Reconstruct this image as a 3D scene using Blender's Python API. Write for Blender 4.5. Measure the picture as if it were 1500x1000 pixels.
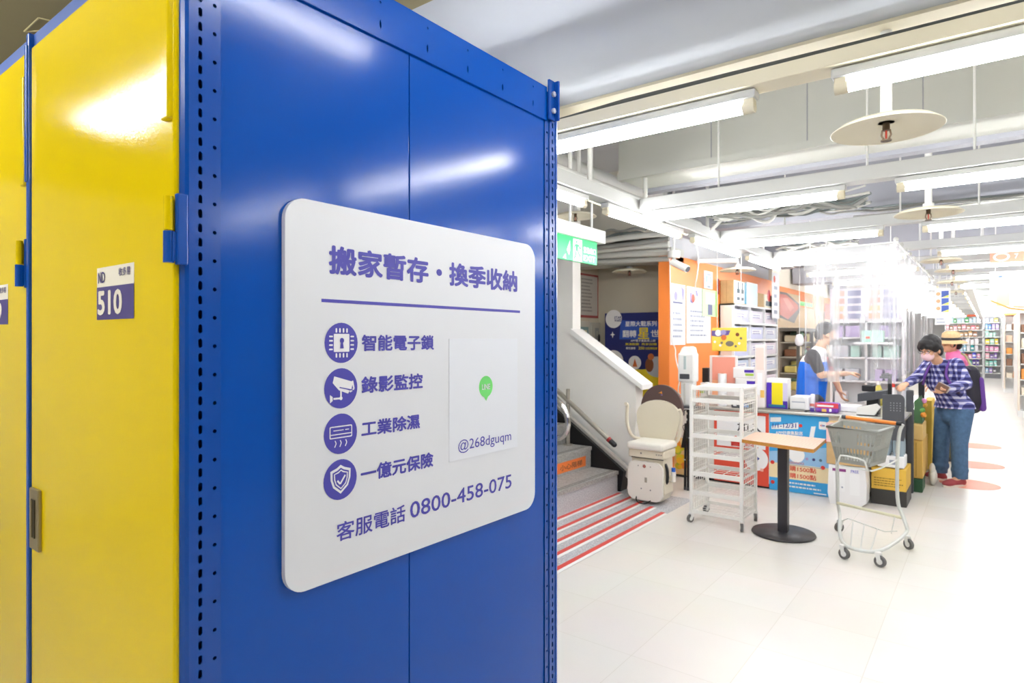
import bpy, bmesh, math, random
from mathutils import Vector, Matrix
random.seed(11)
for _o in list(bpy.data.objects):
    bpy.data.objects.remove(_o)
sc = bpy.context.scene
COL = sc.collection
PI = math.pi

# ------------------------------------------------------------ camera, world, exposure
EYE, FPX, HZ, TH = 1.5, 916.67, 496.0, math.radians(37.37)
cd = bpy.data.cameras.new('camera')
cd.sensor_width = 36.0
cd.lens = 36.0 * FPX / 1500.0
cd.shift_y = -(500.0 - HZ) / 1500.0
cd.clip_start = 0.02
cd.clip_end = 200
cd.dof.use_dof = True
cd.dof.focus_distance = 1.75
cd.dof.aperture_fstop = 6.3
cam = bpy.data.objects.new('camera', cd)
COL.objects.link(cam)
cam.location = (0, 0, EYE)
cam.rotation_euler = (PI / 2, 0, TH)
sc.camera = cam
wd = bpy.data.worlds.new('world')
sc.world = wd
wd.use_nodes = True
wd.node_tree.nodes['Background'].inputs[0].default_value = (0.95, 0.97, 1.0, 1)
wd.node_tree.nodes['Background'].inputs[1].default_value = 0.35
sc.view_settings.view_transform = 'Standard'
sc.view_settings.look = 'None'
sc.view_settings.gamma = 1.0
sc.view_settings.exposure = 1.54
sc.view_settings.use_curve_mapping = False
sc.cycles.transparent_max_bounces = 48
TUBE = 17.0           # radiance of the fluorescent tubes

# ------------------------------------------------------------ geometry of the view (points at real depths)
_s, _c = math.sin(TH), math.cos(TH)
FWD, RGT, UP = Vector((-_s, _c, 0)), Vector((_c, _s, 0)), Vector((0, 0, 1))
ORG = Vector((0, 0, EYE))
def ray(px, py):
    return FWD + RGT * ((px - 750) / FPX) + UP * ((HZ - py) / FPX)
def onX(px, py, X):
    r = ray(px, py); return ORG + r * (X / r.x)
def onY(px, py, Y):
    r = ray(px, py); return ORG + r * (Y / r.y)
def onZ(px, py, Z=0.0):
    r = ray(px, py); return ORG + r * ((Z - EYE) / r.z)
def onD(px, py, d):
    return ORG + ray(px, py) * d

# ------------------------------------------------------------ materials
def lin(c):
    if isinstance(c, str):
        c = tuple(int(c[i:i + 2], 16) / 255 for i in (0, 2, 4))
    return tuple((x / 12.92 if x <= .04045 else ((x + .055) / 1.055) ** 2.4) for x in c)
MATS = {}
def mat(key, col=None, rough=.5, metal=0., emit=0., bump=None, vary=0., spec=.5, coat=0., trans=0., scale=12.):
    """principled material; noise drives a slight tone variation and bump"""
    if key in MATS:
        return MATS[key]
    m = bpy.data.materials.new(key)
    m.use_nodes = True
    nt = m.node_tree
    b = nt.nodes['Principled BSDF']
    rgb = lin(col if col else key)
    b.inputs['Base Color'].default_value = (*rgb, 1)
    b.inputs['Roughness'].default_value = rough
    b.inputs['Metallic'].default_value = metal
    b.inputs['Specular IOR Level'].default_value = spec
    b.inputs['Coat Weight'].default_value = coat
    b.inputs['Transmission Weight'].default_value = trans
    if emit:
        b.inputs['Emission Color'].default_value = (*rgb, 1)
        b.inputs['Emission Strength'].default_value = emit
    if vary or bump:
        g = nt.nodes.new('ShaderNodeNewGeometry')
        n = nt.nodes.new('ShaderNodeTexNoise')
        n.inputs['Scale'].default_value = scale
        n.inputs['Detail'].default_value = 3
        nt.links.new(g.outputs['Position'], n.inputs['Vector'])
        if vary:
            r = nt.nodes.new('ShaderNodeValToRGB')
            r.color_ramp.elements[0].position = .3
            r.color_ramp.elements[1].position = .7
            r.color_ramp.elements[0].color = (*[max(0, x * (1 - vary)) for x in rgb], 1)
            r.color_ramp.elements[1].color = (*[min(1, x * (1 + vary)) for x in rgb], 1)
            nt.links.new(n.outputs['Fac'], r.inputs['Fac'])
            nt.links.new(r.outputs['Color'], b.inputs['Base Color'])
        if bump:
            n2 = nt.nodes.new('ShaderNodeTexNoise')
            n2.inputs['Scale'].default_value = bump[0]
            n2.inputs['Detail'].default_value = 2
            nt.links.new(g.outputs['Position'], n2.inputs['Vector'])
            bp = nt.nodes.new('ShaderNodeBump')
            bp.inputs['Strength'].default_value = bump[1]
            bp.inputs['Distance'].default_value = .01
            nt.links.new(n2.outputs['Fac'], bp.inputs['Height'])
            nt.links.new(bp.outputs['Normal'], b.inputs['Normal'])
    MATS[key] = m
    return m
def P(hexcol):                                  # a plain print / paint colour
    return mat('print_' + hexcol, hexcol, .6)
def nodes_of(m):
    return m.node_tree, m.node_tree.nodes, m.node_tree.links, m.node_tree.nodes['Principled BSDF']

def floor_mat():
    m = mat('vinyl_tile', 'efebe5', .32)
    nt, N, L, b = nodes_of(m)
    g = N.new('ShaderNodeNewGeometry')
    br = N.new('ShaderNodeTexBrick')
    br.offset = 0.0
    br.inputs['Color1'].default_value = (*lin('eeeae4'), 1)
    br.inputs['Color2'].default_value = (*lin('e9e4dc'), 1)
    br.inputs['Mortar'].default_value = (*lin('dfd9cf'), 1)
    br.inputs['Scale'].default_value = 1
    br.inputs['Mortar Size'].default_value = .0022
    br.inputs['Brick Width'].default_value = .45
    br.inputs['Row Height'].default_value = .45
    n = N.new('ShaderNodeTexNoise'); n.inputs['Scale'].default_value = 2.2; n.inputs['Detail'].default_value = 5
    mx = N.new('ShaderNodeMix'); mx.data_type = 'RGBA'; mx.blend_type = 'MULTIPLY'
    mx.inputs['Factor'].default_value = .10
    L.new(g.outputs['Position'], br.inputs['Vector']); L.new(g.outputs['Position'], n.inputs['Vector'])
    L.new(br.outputs['Color'], mx.inputs[6]); L.new(n.outputs['Color'], mx.inputs[7])
    L.new(mx.outputs[2], b.inputs['Base Color'])
    return m
def granite_mat(key, base, dark, sc_=120):
    m = mat(key, base, .45)
    nt, N, L, b = nodes_of(m)
    g = N.new('ShaderNodeNewGeometry')
    v = N.new('ShaderNodeTexNoise'); v.inputs['Scale'].default_value = sc_; v.inputs['Detail'].default_value = 3
    r = N.new('ShaderNodeValToRGB')
    r.color_ramp.elements[0].position = .38; r.color_ramp.elements[0].color = (*lin(dark), 1)
    r.color_ramp.elements[1].position = .58; r.color_ramp.elements[1].color = (*lin(base), 1)
    L.new(g.outputs['Position'], v.inputs['Vector']); L.new(v.outputs['Fac'], r.inputs['Fac'])
    L.new(r.outputs['Color'], b.inputs['Base Color'])
    return m
def wood_mat(key, a, c, rough=.35):
    m = mat(key, a, rough)
    nt, N, L, b = nodes_of(m)
    g = N.new('ShaderNodeNewGeometry')
    w = N.new('ShaderNodeTexWave'); w.inputs['Scale'].default_value = 14; w.inputs['Distortion'].default_value = 5
    w.inputs['Detail'].default_value = 3
    r = N.new('ShaderNodeValToRGB')
    r.color_ramp.elements[0].color = (*lin(a), 1); r.color_ramp.elements[1].color = (*lin(c), 1)
    L.new(g.outputs['Position'], w.inputs['Vector']); L.new(w.outputs['Fac'], r.inputs['Fac'])
    L.new(r.outputs['Color'], b.inputs['Base Color'])
    return m
def plaid_mat():
    """dark blue, white and violet checks woven in world axes along the cloth"""
    m = mat('plaid_cloth', '3a3c78', .85)
    nt, N, L, b = nodes_of(m)
    tc = N.new('ShaderNodeTexCoord')
    sp = N.new('ShaderNodeSeparateXYZ')
    L.new(tc.outputs['Object'], sp.inputs[0])
    def stripe(sock, freq, lo):
        a = N.new('ShaderNodeMath'); a.operation = 'MULTIPLY'; a.inputs[1].default_value = freq
        L.new(sock, a.inputs[0])
        f = N.new('ShaderNodeMath'); f.operation = 'FRACT'; L.new(a.outputs[0], f.inputs[0])
        g = N.new('ShaderNodeMath'); g.operation = 'GREATER_THAN'; g.inputs[1].default_value = lo
        L.new(f.outputs[0], g.inputs[0])
        return g.outputs[0]
    mxy = N.new('ShaderNodeMath'); mxy.operation = 'SUBTRACT'
    L.new(sp.outputs[0], mxy.inputs[0]); L.new(sp.outputs[1], mxy.inputs[1])
    sx, sz = stripe(mxy.outputs[0], 15.5, .58), stripe(sp.outputs[2], 17.5, .56)
    ad = N.new('ShaderNodeMath'); ad.operation = 'ADD'; L.new(sx, ad.inputs[0]); L.new(sz, ad.inputs[1])
    dv = N.new('ShaderNodeMath'); dv.operation = 'MULTIPLY'; dv.inputs[1].default_value = .5
    L.new(ad.outputs[0], dv.inputs[0])
    r = N.new('ShaderNodeValToRGB'); r.color_ramp.interpolation = 'CONSTANT'
    e = r.color_ramp.elements
    e[0].position = 0; e[0].color = (*lin('2b2a66'), 1)
    e[1].position = .3; e[1].color = (*lin('6d6fae'), 1)
    x = e.new(.8); x.color = (*lin('d9d8ee'), 1)
    L.new(dv.outputs[0], r.inputs['Fac']); L.new(r.outputs['Color'], b.inputs['Base Color'])
    return m
def film_mat():
    """clear plastic film: see-through, tube-light reflections painted in as white streaks"""
    m = bpy.data.materials.new('clear_film')
    m.use_nodes = True
    N, L = m.node_tree.nodes, m.node_tree.links
    b = N['Principled BSDF']
    b.inputs['Base Color'].default_value = (.97, .97, 1, 1)
    b.inputs['Roughness'].default_value = .22
    t = N.new('ShaderNodeBsdfTransparent')
    t.inputs[0].default_value = (.98, .98, 1, 1)
    mx = N.new('ShaderNodeMixShader')
    g = N.new('ShaderNodeNewGeometry')
    mp = N.new('ShaderNodeMapping'); mp.inputs['Scale'].default_value = (4.5, 4.5, .6)
    n = N.new('ShaderNodeTexNoise'); n.inputs['Scale'].default_value = 1.6; n.inputs['Detail'].default_value = 4
    r = N.new('ShaderNodeValToRGB')
    r.color_ramp.elements[0].position = .45; r.color_ramp.elements[0].color = (.11, .11, .11, 1)
    r.color_ramp.elements[1].position = .8; r.color_ramp.elements[1].color = (.62, .62, .62, 1)  # whiter streaks stand in for reflected tubes and haze
    L.new(g.outputs['Position'], mp.inputs[0]); L.new(mp.outputs[0], n.inputs['Vector'])
    L.new(n.outputs['Fac'], r.inputs['Fac']); L.new(r.outputs['Color'], mx.inputs[0])
    L.new(t.outputs[0], mx.inputs[1]); L.new(b.outputs[0], mx.inputs[2])
    L.new(mx.outputs[0], N['Material Output'].inputs[0])
    MATS['clear_film'] = m
    return m
def vest_mat():
    """work vest: white yoke over a blue body, parted at chest height"""
    m = mat('vest_cloth', '1673e0', .8)
    nt, N, L, b = nodes_of(m)
    g = N.new('ShaderNodeNewGeometry'); sp = N.new('ShaderNodeSeparateXYZ')
    L.new(g.outputs['Position'], sp.inputs[0])
    c = N.new('ShaderNodeMath'); c.operation = 'GREATER_THAN'; c.inputs[1].default_value = 1.255
    L.new(sp.outputs[2], c.inputs[0])
    mx = N.new('ShaderNodeMix'); mx.data_type = 'RGBA'
    mx.inputs[6].default_value = (*lin('1272ea'), 1); mx.inputs[7].default_value = (*lin('f4f4f6'), 1)
    L.new(c.outputs[0], mx.inputs[0]); L.new(mx.outputs[2], b.inputs['Base Color'])
    return m
def straw_mat():
    m = mat('straw', 'd8b98a', .8, vary=.15, scale=90); return m

WHITE = mat('white_paint', 'eeeeee', .45, vary=.02, scale=3)
WMETAL = mat('white_metal', 'f0f0ec', .35)
CREAM = mat('cream_paint', 'e9e0c4', .5, vary=.03, scale=4)
BLUE = mat('blue_enamel', '004fb4', .15, bump=(55, .012), vary=.03, scale=1.2, spec=.32)
BLUED = mat('blue_enamel_post', '034cac', .2)
YEL = mat('yellow_enamel', 'e6cb00', .11, bump=(260, .03), vary=.02, scale=1.5, spec=.3)
BLACK = mat('black_plastic', '1c1c1e', .45)
DARK = mat('dark_grey_plastic', '4a4c52', .5)
GREYP = mat('grey_plastic', '8b8d88', .5)
STEEL = mat('brushed_steel', 'b9b7b0', .3, metal=.9)
CHROME = mat('chrome', 'd8d8d8', .14, metal=1)
ZINC = mat('zinc_plate', 'd4d6d8', .3, metal=.6)
RUBBER = mat('grey_rubber', '6f6e6c', .7)
SKIN = mat('skin', 'e3b08e', .55, vary=.04, scale=30)
HAIR = mat('black_hair', '1d1a1b', .5, vary=.3, scale=160)
TUBEM = mat('lit_tube', 'fdfeff', .5, emit=TUBE)
CARD = mat('cardboard', 'c9a777', .75, vary=.05, scale=20)
PIPE = mat('pipe_grey', 'c9c9c2', .5)
CABLE = mat('cable_grey', '8f8f8a', .6)
BEIGE = mat('beige_paint', 'd3c8a8', .6, vary=.02, scale=2)
PURPLE = mat('purple_ink', '4a46b2', .5)
RAILW = mat('rail_white', 'cccdca', .4)
BOARD = mat('white_board', 'e2e5ee', .4)
FILM = film_mat(); PLAID = plaid_mat(); VEST = vest_mat(); STRAW = straw_mat()
FLOORM = floor_mat()
GRAN = granite_mat('granite', 'd2d2d4', 'a2a3a8')
TREAD = granite_mat('tread_stone', 'b0aeab', '96948f', 60)

# ------------------------------------------------------------ mesh builder
def frame(n):
    n = n.normalized()
    a = Vector((0, 0, 1)) if abs(n.z) < .9 else Vector((1, 0, 0))
    u = n.cross(a).normalized()
    return u, n.cross(u).normalized()
class MB:
    def __init__(s):
        s.v, s.f, s.mi, s.sm, s.mats = [], [], [], [], []
    def m(s, mt):
        if mt not in s.mats: s.mats.append(mt)
        return s.mats.index(mt)
    def add(s, vs, fs, mt, smooth=False):
        k = len(s.v); i = s.m(mt)
        s.v += [tuple(v) for v in vs]
        for f in fs:
            s.f.append([k + a for a in f]); s.mi.append(i); s.sm.append(smooth)
        return s
    def box(s, lo, hi, mt, bev=0., seg=2, M=None):
        lo, hi = Vector(lo), Vector(hi)
        lo, hi = Vector(map(min, lo, hi)), Vector(map(max, lo, hi))
        vs = [Vector((x, y, z)) for x in (lo.x, hi.x) for y in (lo.y, hi.y) for z in (lo.z, hi.z)]
        fs = [(0, 1, 3, 2), (4, 6, 7, 5), (0, 4, 5, 1), (2, 3, 7, 6), (0, 2, 6, 4), (1, 5, 7, 3)]
        if bev > 0:
            bm = bmesh.new()
            bv = [bm.verts.new(v) for v in vs]
            for f in fs: bm.faces.new([bv[i] for i in f])
            bmesh.ops.bevel(bm, geom=bm.edges[:], offset=min(bev, .49 * min(hi - lo)), segments=seg, profile=.5, affect='EDGES')
            bm.verts.index_update()
            vs = [v.co.copy() for v in bm.verts]; fs = [[v.index for v in f.verts] for f in bm.faces]
            bm.free()
        if M is not None: vs = [M @ v for v in vs]
        return s.add(vs, fs, mt)
    def cyl(s, p0, p1, r, mt, n=16, r1=None, cap=True):
        p0, p1 = Vector(p0), Vector(p1)
        r1 = r if r1 is None else r1
        u, w = frame(p1 - p0)
        vs = []
        for p, q in ((p0, r), (p1, r1)):
            vs += [p + (u * math.cos(2 * PI * k / n) + w * math.sin(2 * PI * k / n)) * q for k in range(n)]
        s.add(vs, [(k, (k + 1) % n, n + (k + 1) % n, n + k) for k in range(n)], mt, True)
        if cap:
            s.add(vs, [list(range(n))[::-1], list(range(n, 2 * n))], mt)
        return s
    def tube(s, pts, r, mt, n=8, closed=False, sub=0):
        pts = [Vector(p) for p in pts]
        for _ in range(sub):                       # corner cutting
            q = [] if closed else [pts[0]]
            m_ = len(pts)
            for i in range(m_ if closed else m_ - 1):
                a, b = pts[i], pts[(i + 1) % m_]
                q += [a.lerp(b, .25), a.lerp(b, .75)]
            if not closed: q.append(pts[-1])
            pts = q
        vs, fs = [], []
        m_ = len(pts); pu = None
        for i, p in enumerate(pts):
            a = pts[i - 1] if (i > 0 or closed) else p
            b = pts[(i + 1) % m_] if (i < m_ - 1 or closed) else p
            t = (b - a)
            t = t.normalized() if t.length > 1e-9 else Vector((0, 0, 1))
            if pu is None: u, w = frame(t)
            else:
                u = (pu - t * pu.dot(t)).normalized(); w = t.cross(u)
            pu = u
            vs += [p + (u * math.cos(2 * PI * k / n) + w * math.sin(2 * PI * k / n)) * r for k in range(n)]
        for i in range(m_ if closed else m_ - 1):
            j = (i + 1) % m_
            fs += [(i * n + k, i * n + (k + 1) % n, j * n + (k + 1) % n, j * n + k) for k in range(n)]
        s.add(vs, fs, mt, True)
        if not closed:
            s.add(vs, [list(range(n))[::-1], list(range((m_ - 1) * n, m_ * n))], mt)
        return s
    def lathe(s, prof, mt, c=(0, 0, 0), n=24, M=None):
        c = Vector(c); vs, fs = [], []
        for r, z in prof:
            vs += [c + Vector((r * math.cos(2 * PI * k / n), r * math.sin(2 * PI * k / n), z)) for k in range(n)]
        for i in range(len(prof) - 1):
            fs += [(i * n + k, i * n + (k + 1) % n, (i + 1) * n + (k + 1) % n, (i + 1) * n + k) for k in range(n)]
        if M is not None: vs = [M @ v for v in vs]
        s.add(vs, fs, mt, True)
        return s.add(vs, [list(range(n))[::-1], list(range((len(prof) - 1) * n, len(prof) * n))], mt)
    def ball(s, c, r, mt, n=14, M=None):
        r = (r, r, r) if not hasattr(r, '__len__') else r
        c = Vector(c); h = n // 2; vs, fs = [], []
        for i in range(1, h):
            a = PI * i / h
            for k in range(n):
                b = 2 * PI * k / n
                vs.append(Vector((r[0] * math.sin(a) * math.cos(b), r[1] * math.sin(a) * math.sin(b), r[2] * math.cos(a))))
        vs += [Vector((0, 0, r[2])), Vector((0, 0, -r[2]))]
        t, d = len(vs) - 2, len(vs) - 1
        for i in range(h - 2):
            fs += [(i * n + k, (i + 1) * n + k, (i + 1) * n + (k + 1) % n, i * n + (k + 1) % n) for k in range(n)]
        fs += [(t, k, (k + 1) % n) for k in range(n)]
        q = (h - 2) * n
        fs += [(d, q + (k + 1) % n, q + k) for k in range(n)]
        if M is not None: vs = [M @ v for v in vs]
        return s.add([c + v for v in vs], fs, mt, True)
    def prism(s, pts, off, mt, smooth=False):
        """closed outline (3d points) pushed along the vector off"""
        pts = [Vector(p) for p in pts]; off = Vector(off); n = len(pts)
        nm = Vector((0, 0, 0))
        for i in range(n): nm += (pts[i]).cross(pts[(i + 1) % n])
        if nm.dot(off) > 0: pts = pts[::-1]
        vs = pts + [p + off for p in pts]
        s.add(vs, [list(range(n)), list(range(n, 2 * n))[::-1]], mt)
        return s.add(vs, [((i + 1) % n, i, n + i, n + (i + 1) % n) for i in range(n)], mt, smooth)
    def build(s, name, parent=None, **props):
        me = bpy.data.meshes.new(name)
        off = Vector((0, 0, 0))
        if parent is not None:                      # points are given in the room; parts keep them relative to their thing
            r = parent
            while r.parent is not None: r = r.parent
            off = r.location
        me.from_pydata([tuple(Vector(v) - off) for v in s.v], [], s.f)
        for mt in s.mats: me.materials.append(mt)
        me.polygons.foreach_set('material_index', s.mi)
        me.polygons.foreach_set('use_smooth', s.sm)
        me.update()
        o = bpy.data.objects.new(name, me)
        COL.objects.link(o)
        if parent is not None: o.parent = parent
        for k, v in props.items():
            if v is not None: o[k] = v
        return o
def thing(name, label, cat, loc=(0, 0, 0), rz=0., group=None):
    o = bpy.data.objects.new(name, None)
    o.empty_display_size = .1
    COL.objects.link(o)
    o.location = loc; o.rotation_euler = (0, 0, rz)
    o['label'] = label; o['category'] = cat
    if group: o['group'] = group
    return o
def struct(name, mb, **k):
    return mb.build(name, kind='structure', **k)
def solo(name, mb, label, cat, group=None):
    xs, ys, zs = zip(*mb.v)
    b = Vector(((min(xs) + max(xs)) / 2, (min(ys) + max(ys)) / 2, min(zs)))
    mb.v = [tuple(Vector(v) - b) for v in mb.v]
    o = mb.build(name, label=label, category=cat, group=group)
    o.location = b
    return o
def dup(root, loc, label, rz=None, group=None):
    r = root.copy(); COL.objects.link(r)
    r.location = loc; r['label'] = label
    if rz is not None: r.rotation_euler = (0, 0, rz)
    if group: r['group'] = group
    for ch in list(root.children):
        c = ch.copy(); COL.objects.link(c); c.parent = r
        for g in list(ch.children):
            d = g.copy(); COL.objects.link(d); d.parent = c
    return r

# ------------------------------------------------------------ lettering and flat prints
_TXT = {}
def text_mesh(body, bold):
    key = (body, bold)
    if key not in _TXT:
        cu = bpy.data.curves.new('lettering', 'FONT')
        cu.body = body; cu.resolution_u = 3
        ob = bpy.data.objects.new('lettering', cu)
        COL.objects.link(ob)
        ev = ob.evaluated_get(bpy.context.evaluated_depsgraph_get())
        me = ev.to_mesh()
        vs = [(v.co.x, v.co.y) for v in me.vertices]
        fs = [tuple(p.vertices) for p in me.polygons]
        ev.to_mesh_clear()
        bpy.data.objects.remove(ob); bpy.data.curves.remove(cu)
        if bold:                                    # heavier weight: the glyphs laid over themselves, spread by half a stroke
            n = len(vs); v0, f0 = vs, fs
            vs, fs = [], []
            for k in range(8):
                a, b = bold * math.cos(PI * k / 4), bold * math.sin(PI * k / 4)
                vs = vs + [(x + a, y + b) for x, y in v0]; fs = fs + [tuple(i + k * n for i in f) for f in f0]
        _TXT[key] = (vs, fs, n if bold else len(vs) + 1)
    return _TXT[key]
class Print:
    """flat printed layers on the plane o + u x + v y; each layer sits a hair above the last"""
    def __init__(s, o, u, v, step=.0005, start=.0005):
        s.o, s.u, s.v = Vector(o), Vector(u).normalized(), Vector(v).normalized()
        s.n = s.u.cross(s.v); s.step, s.k = step, start; s.mb = MB()
    def pt(s, x, y):
        return s.o + s.u * x + s.v * y + s.n * s.k
    def up(s):
        s.k += s.step; return s
    def poly(s, pts, mt):
        s.mb.add([s.pt(*p) for p in pts], [list(range(len(pts)))], mt); s.k += .00003; return s
    def rect(s, x0, y0, x1, y1, mt):
        return s.poly([(x0, y0), (x1, y0), (x1, y1), (x0, y1)], mt)
    def rrect(s, x0, y0, x1, y1, r, mt, n=6):
        return s.poly(rround(x0, y0, x1, y1, r, n), mt)
    def disc(s, x, y, r, mt, n=32, ry=None):
        ry = ry or r
        return s.poly([(x + r * math.cos(2 * PI * k / n), y + ry * math.sin(2 * PI * k / n)) for k in range(n)], mt)
    def ring(s, pts, w, mt):
        """closed band of width w inside an outline, drawn around its centre"""
        cx = sum(p[0] for p in pts) / len(pts); cy = sum(p[1] for p in pts) / len(pts)
        inn = []
        for x, y in pts:
            d = math.hypot(x - cx, y - cy); q = max(0, 1 - w / d)
            inn.append((cx + (x - cx) * q, cy + (y - cy) * q))
        n = len(pts)
        s.mb.add([s.pt(*p) for p in pts] + [s.pt(*p) for p in inn], [(i, (i + 1) % n, n + (i + 1) % n, n + i) for i in range(n)], mt)
        return s
    def line(s, pts, w, mt):
        for (x0, y0), (x1, y1) in zip(pts, pts[1:]):
            d = math.hypot(x1 - x0, y1 - y0) or 1
            a, b = -(y1 - y0) / d * w / 2, (x1 - x0) / d * w / 2
            s.poly([(x0 - a, y0 - b), (x1 - a, y1 - b), (x1 + a, y1 + b), (x0 + a, y0 + b)], mt)
        return s
    def text(s, body, x, y, h, mt, w=None, bold=0., align='l', tilt=0.):
        """capital / full-width height h, optional exact width w"""
        vs, fs, n1 = text_mesh(body, bold)
        if not vs: return s
        x0, x1 = min(p[0] for p in vs), max(p[0] for p in vs)
        y0, y1 = min(p[1] for p in vs), max(p[1] for p in vs)
        sy = h / (y1 - y0); sx = sy if w is None else w / (x1 - x0)
        wd_ = (x1 - x0) * sx
        ox = x - (0 if align == 'l' else wd_ / 2 if align == 'c' else wd_)
        s.mb.add([s.pt(ox + (a - x0) * sx, y + (b - y0) * sy + (ox + (a - x0) * sx - x) * tilt) + s.n * (i // n1 * .00004) for i, (a, b) in enumerate(vs)], fs, mt)
        return s
    def build(s, name, parent=None, **p):
        return s.mb.build(name, parent, **p)
def rround(x0, y0, x1, y1, r, n=6):
    out = []
    for cx, cy, a in ((x1 - r, y1 - r, 0), (x0 + r, y1 - r, 90), (x0 + r, y0 + r, 180), (x1 - r, y0 + r, 270)):
        out += [(cx + r * math.cos(math.radians(a + 90 * k / n)), cy + r * math.sin(math.radians(a + 90 * k / n))) for k in range(n + 1)]
    return out
def scribble(pr, x0, y0, x1, rows, gap, mt, seed=1):
    """rows of fine print too small to read, as short dashes"""
    R = random.Random(seed)
    for k in range(rows):
        y = y0 - k * gap; x = x0
        end = x1 - R.random() * .3 * (x1 - x0)
        while x < end:
            w = (.03 + .09 * R.random()) * (x1 - x0)
            pr.rect(x, y, min(x + w, end), y + gap * .42, mt); x += w + .02 * (x1 - x0)
def holed_strip(mb, o, u, v, w, pitch, n, hw, hh, mt, off=(0, 0)):
    """a strip of sheet metal with n elongated holes, w wide, along v"""
    o, u, v = Vector(o), Vector(u), Vector(v)
    ang = sorted(set([2 * PI * k / 12 for k in range(12)] + [math.atan2(sy * pitch / 2, sx * w / 2) % (2 * PI) for sx in (1, -1) for sy in (1, -1)]))
    m = len(ang); inn, out = [], []
    st = hh / 2 - hw / 2
    for a in ang:
        c, s = math.cos(a), math.sin(a)
        t = min((w / 2) / abs(c) if abs(c) > 1e-6 else 9, (pitch / 2) / abs(s) if abs(s) > 1e-6 else 9)
        out.append((c * t, s * t))
        r = hw / 2
        if abs(c) > 1e-6 and abs(r / c * s) <= st: q = (r / abs(c))
        else:
            k = st * (1 if s > 0 else -1)
            B = -s * k; C = k * k - r * r
            q = -B + math.sqrt(max(0, B * B - C))
        inn.append((c * q, s * q))
    nrm = u.cross(v)
    for i in range(n):
        c0 = o + v * (pitch * (i + .5))
        vs = [c0 + u * a + v * b for a, b in out] + [c0 + u * (a + off[0]) + v * (b + off[1]) for a, b in inn]
        vs += [p - nrm * .0022 for p in vs[m:2 * m]]
        fs = [(k, (k + 1) % m, m + (k + 1) % m, m + k) for k in range(m)]
        fs += [(m + k, m + (k + 1) % m, 2 * m + (k + 1) % m, 2 * m + k) for k in range(m)]
        mb.add(vs, fs, mt)

# ============================================================ THE SETTING
m = MB(); m.box((-6.3, -4.1, -.1), (4.6, 34.1, 0), FLOORM); struct('floor', m)
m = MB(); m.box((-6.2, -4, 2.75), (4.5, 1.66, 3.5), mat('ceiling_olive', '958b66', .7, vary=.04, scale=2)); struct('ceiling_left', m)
hp = [onZ(px, py, 2.749) for px, py in ((36, 46), (57, 26), (77, 31), (72, 44))]
m = MB()
for i in range(4): m.tube([hp[i], hp[(i + 1) % 4]], .004, mat('hatch_line', 'b5aa80', .6), 6)
struct('trim_15', m)
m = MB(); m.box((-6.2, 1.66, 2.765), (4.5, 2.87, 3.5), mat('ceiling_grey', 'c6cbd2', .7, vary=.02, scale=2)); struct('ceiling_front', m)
m = MB(); m.box((-6.2, 2.87, 2.75), (4.5, 3.02, 3.5), CREAM); struct('trim_1', m)
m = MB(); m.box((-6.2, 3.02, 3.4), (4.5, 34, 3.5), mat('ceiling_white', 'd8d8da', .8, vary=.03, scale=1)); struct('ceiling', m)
m = MB(); m.box((-6.3, -4.1, 0), (-6.2, 34.1, 3.5), WHITE); struct('wall_left', m)
m = MB(); m.box((4.5, -4.1, 0), (4.6, 34.1, 3.5), mat('wall_goods_grey', 'a09c98', .7)); struct('wall_right', m)
m = MB(); m.box((-6.2, 34, 0), (4.5, 34.1, 3.5), WHITE); struct('wall_back', m)
m = MB(); m.box((-6.2, -4.1, 0), (4.5, -4, 3.5), BEIGE); struct('wall_front', m)
m = MB(); m.box((-6.2, 2.6, 0), (-5.9, 7.3, 3.4), WHITE); struct('wall_stair', m)
m = MB(); m.box((-4.2, 5.83, 0), (-4.07, 7.2, 3.4), mat('wall_cream', 'd6cfba', .6)); struct('wall_recess_left', m)
m = MB(); m.box((-4.2, 7.2, 0), (-2.88, 7.3, 3.4), mat('wall_cream', 'd6cfba', .6)); struct('wall_recess', m)
ORANGE = mat('orange_paint', 'f98c3c', .5, vary=.02, scale=3)
m = MB(); m.box((-2.88, 6.4, 0), (-2.75, 10.45, 2.42), ORANGE, .006); struct('wall_orange', m)
m = MB(); m.box((-3.35, 10.45, 0), (-3.2, 34, 3.4), mat('wall_pale', 'efe6d6', .6)); struct('wall_deli', m)
m = MB(); m.box((-2.88, 6.45, 2.42), (-2.8, 10.45, 3.4), mat('header_grey', 'c4c6ca', .7)).box((-3.35, 10.4, 0), (-2.75, 10.45, 3.4), mat('wall_pale', 'efe6d6', .6)); struct('wall_header', m)
m = MB(); m.box((-4.07, 6.36, 2.66), (-2.88, 6.44, 3.4), mat('beam_pale', 'd8d3c6', .7)); struct('trim_14', m)
m = MB(); m.box((-3.2, 10.5, 2.17), (-3.17, 24, 2.5), ORANGE); struct('trim_2', m)
m = MB(); m.box((-3.2, 10.5, 1.72), (-3.18, 16.2, 2.17), mat('board_tan', 'e6c9a2', .6)); struct('trim_3', m)

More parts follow.
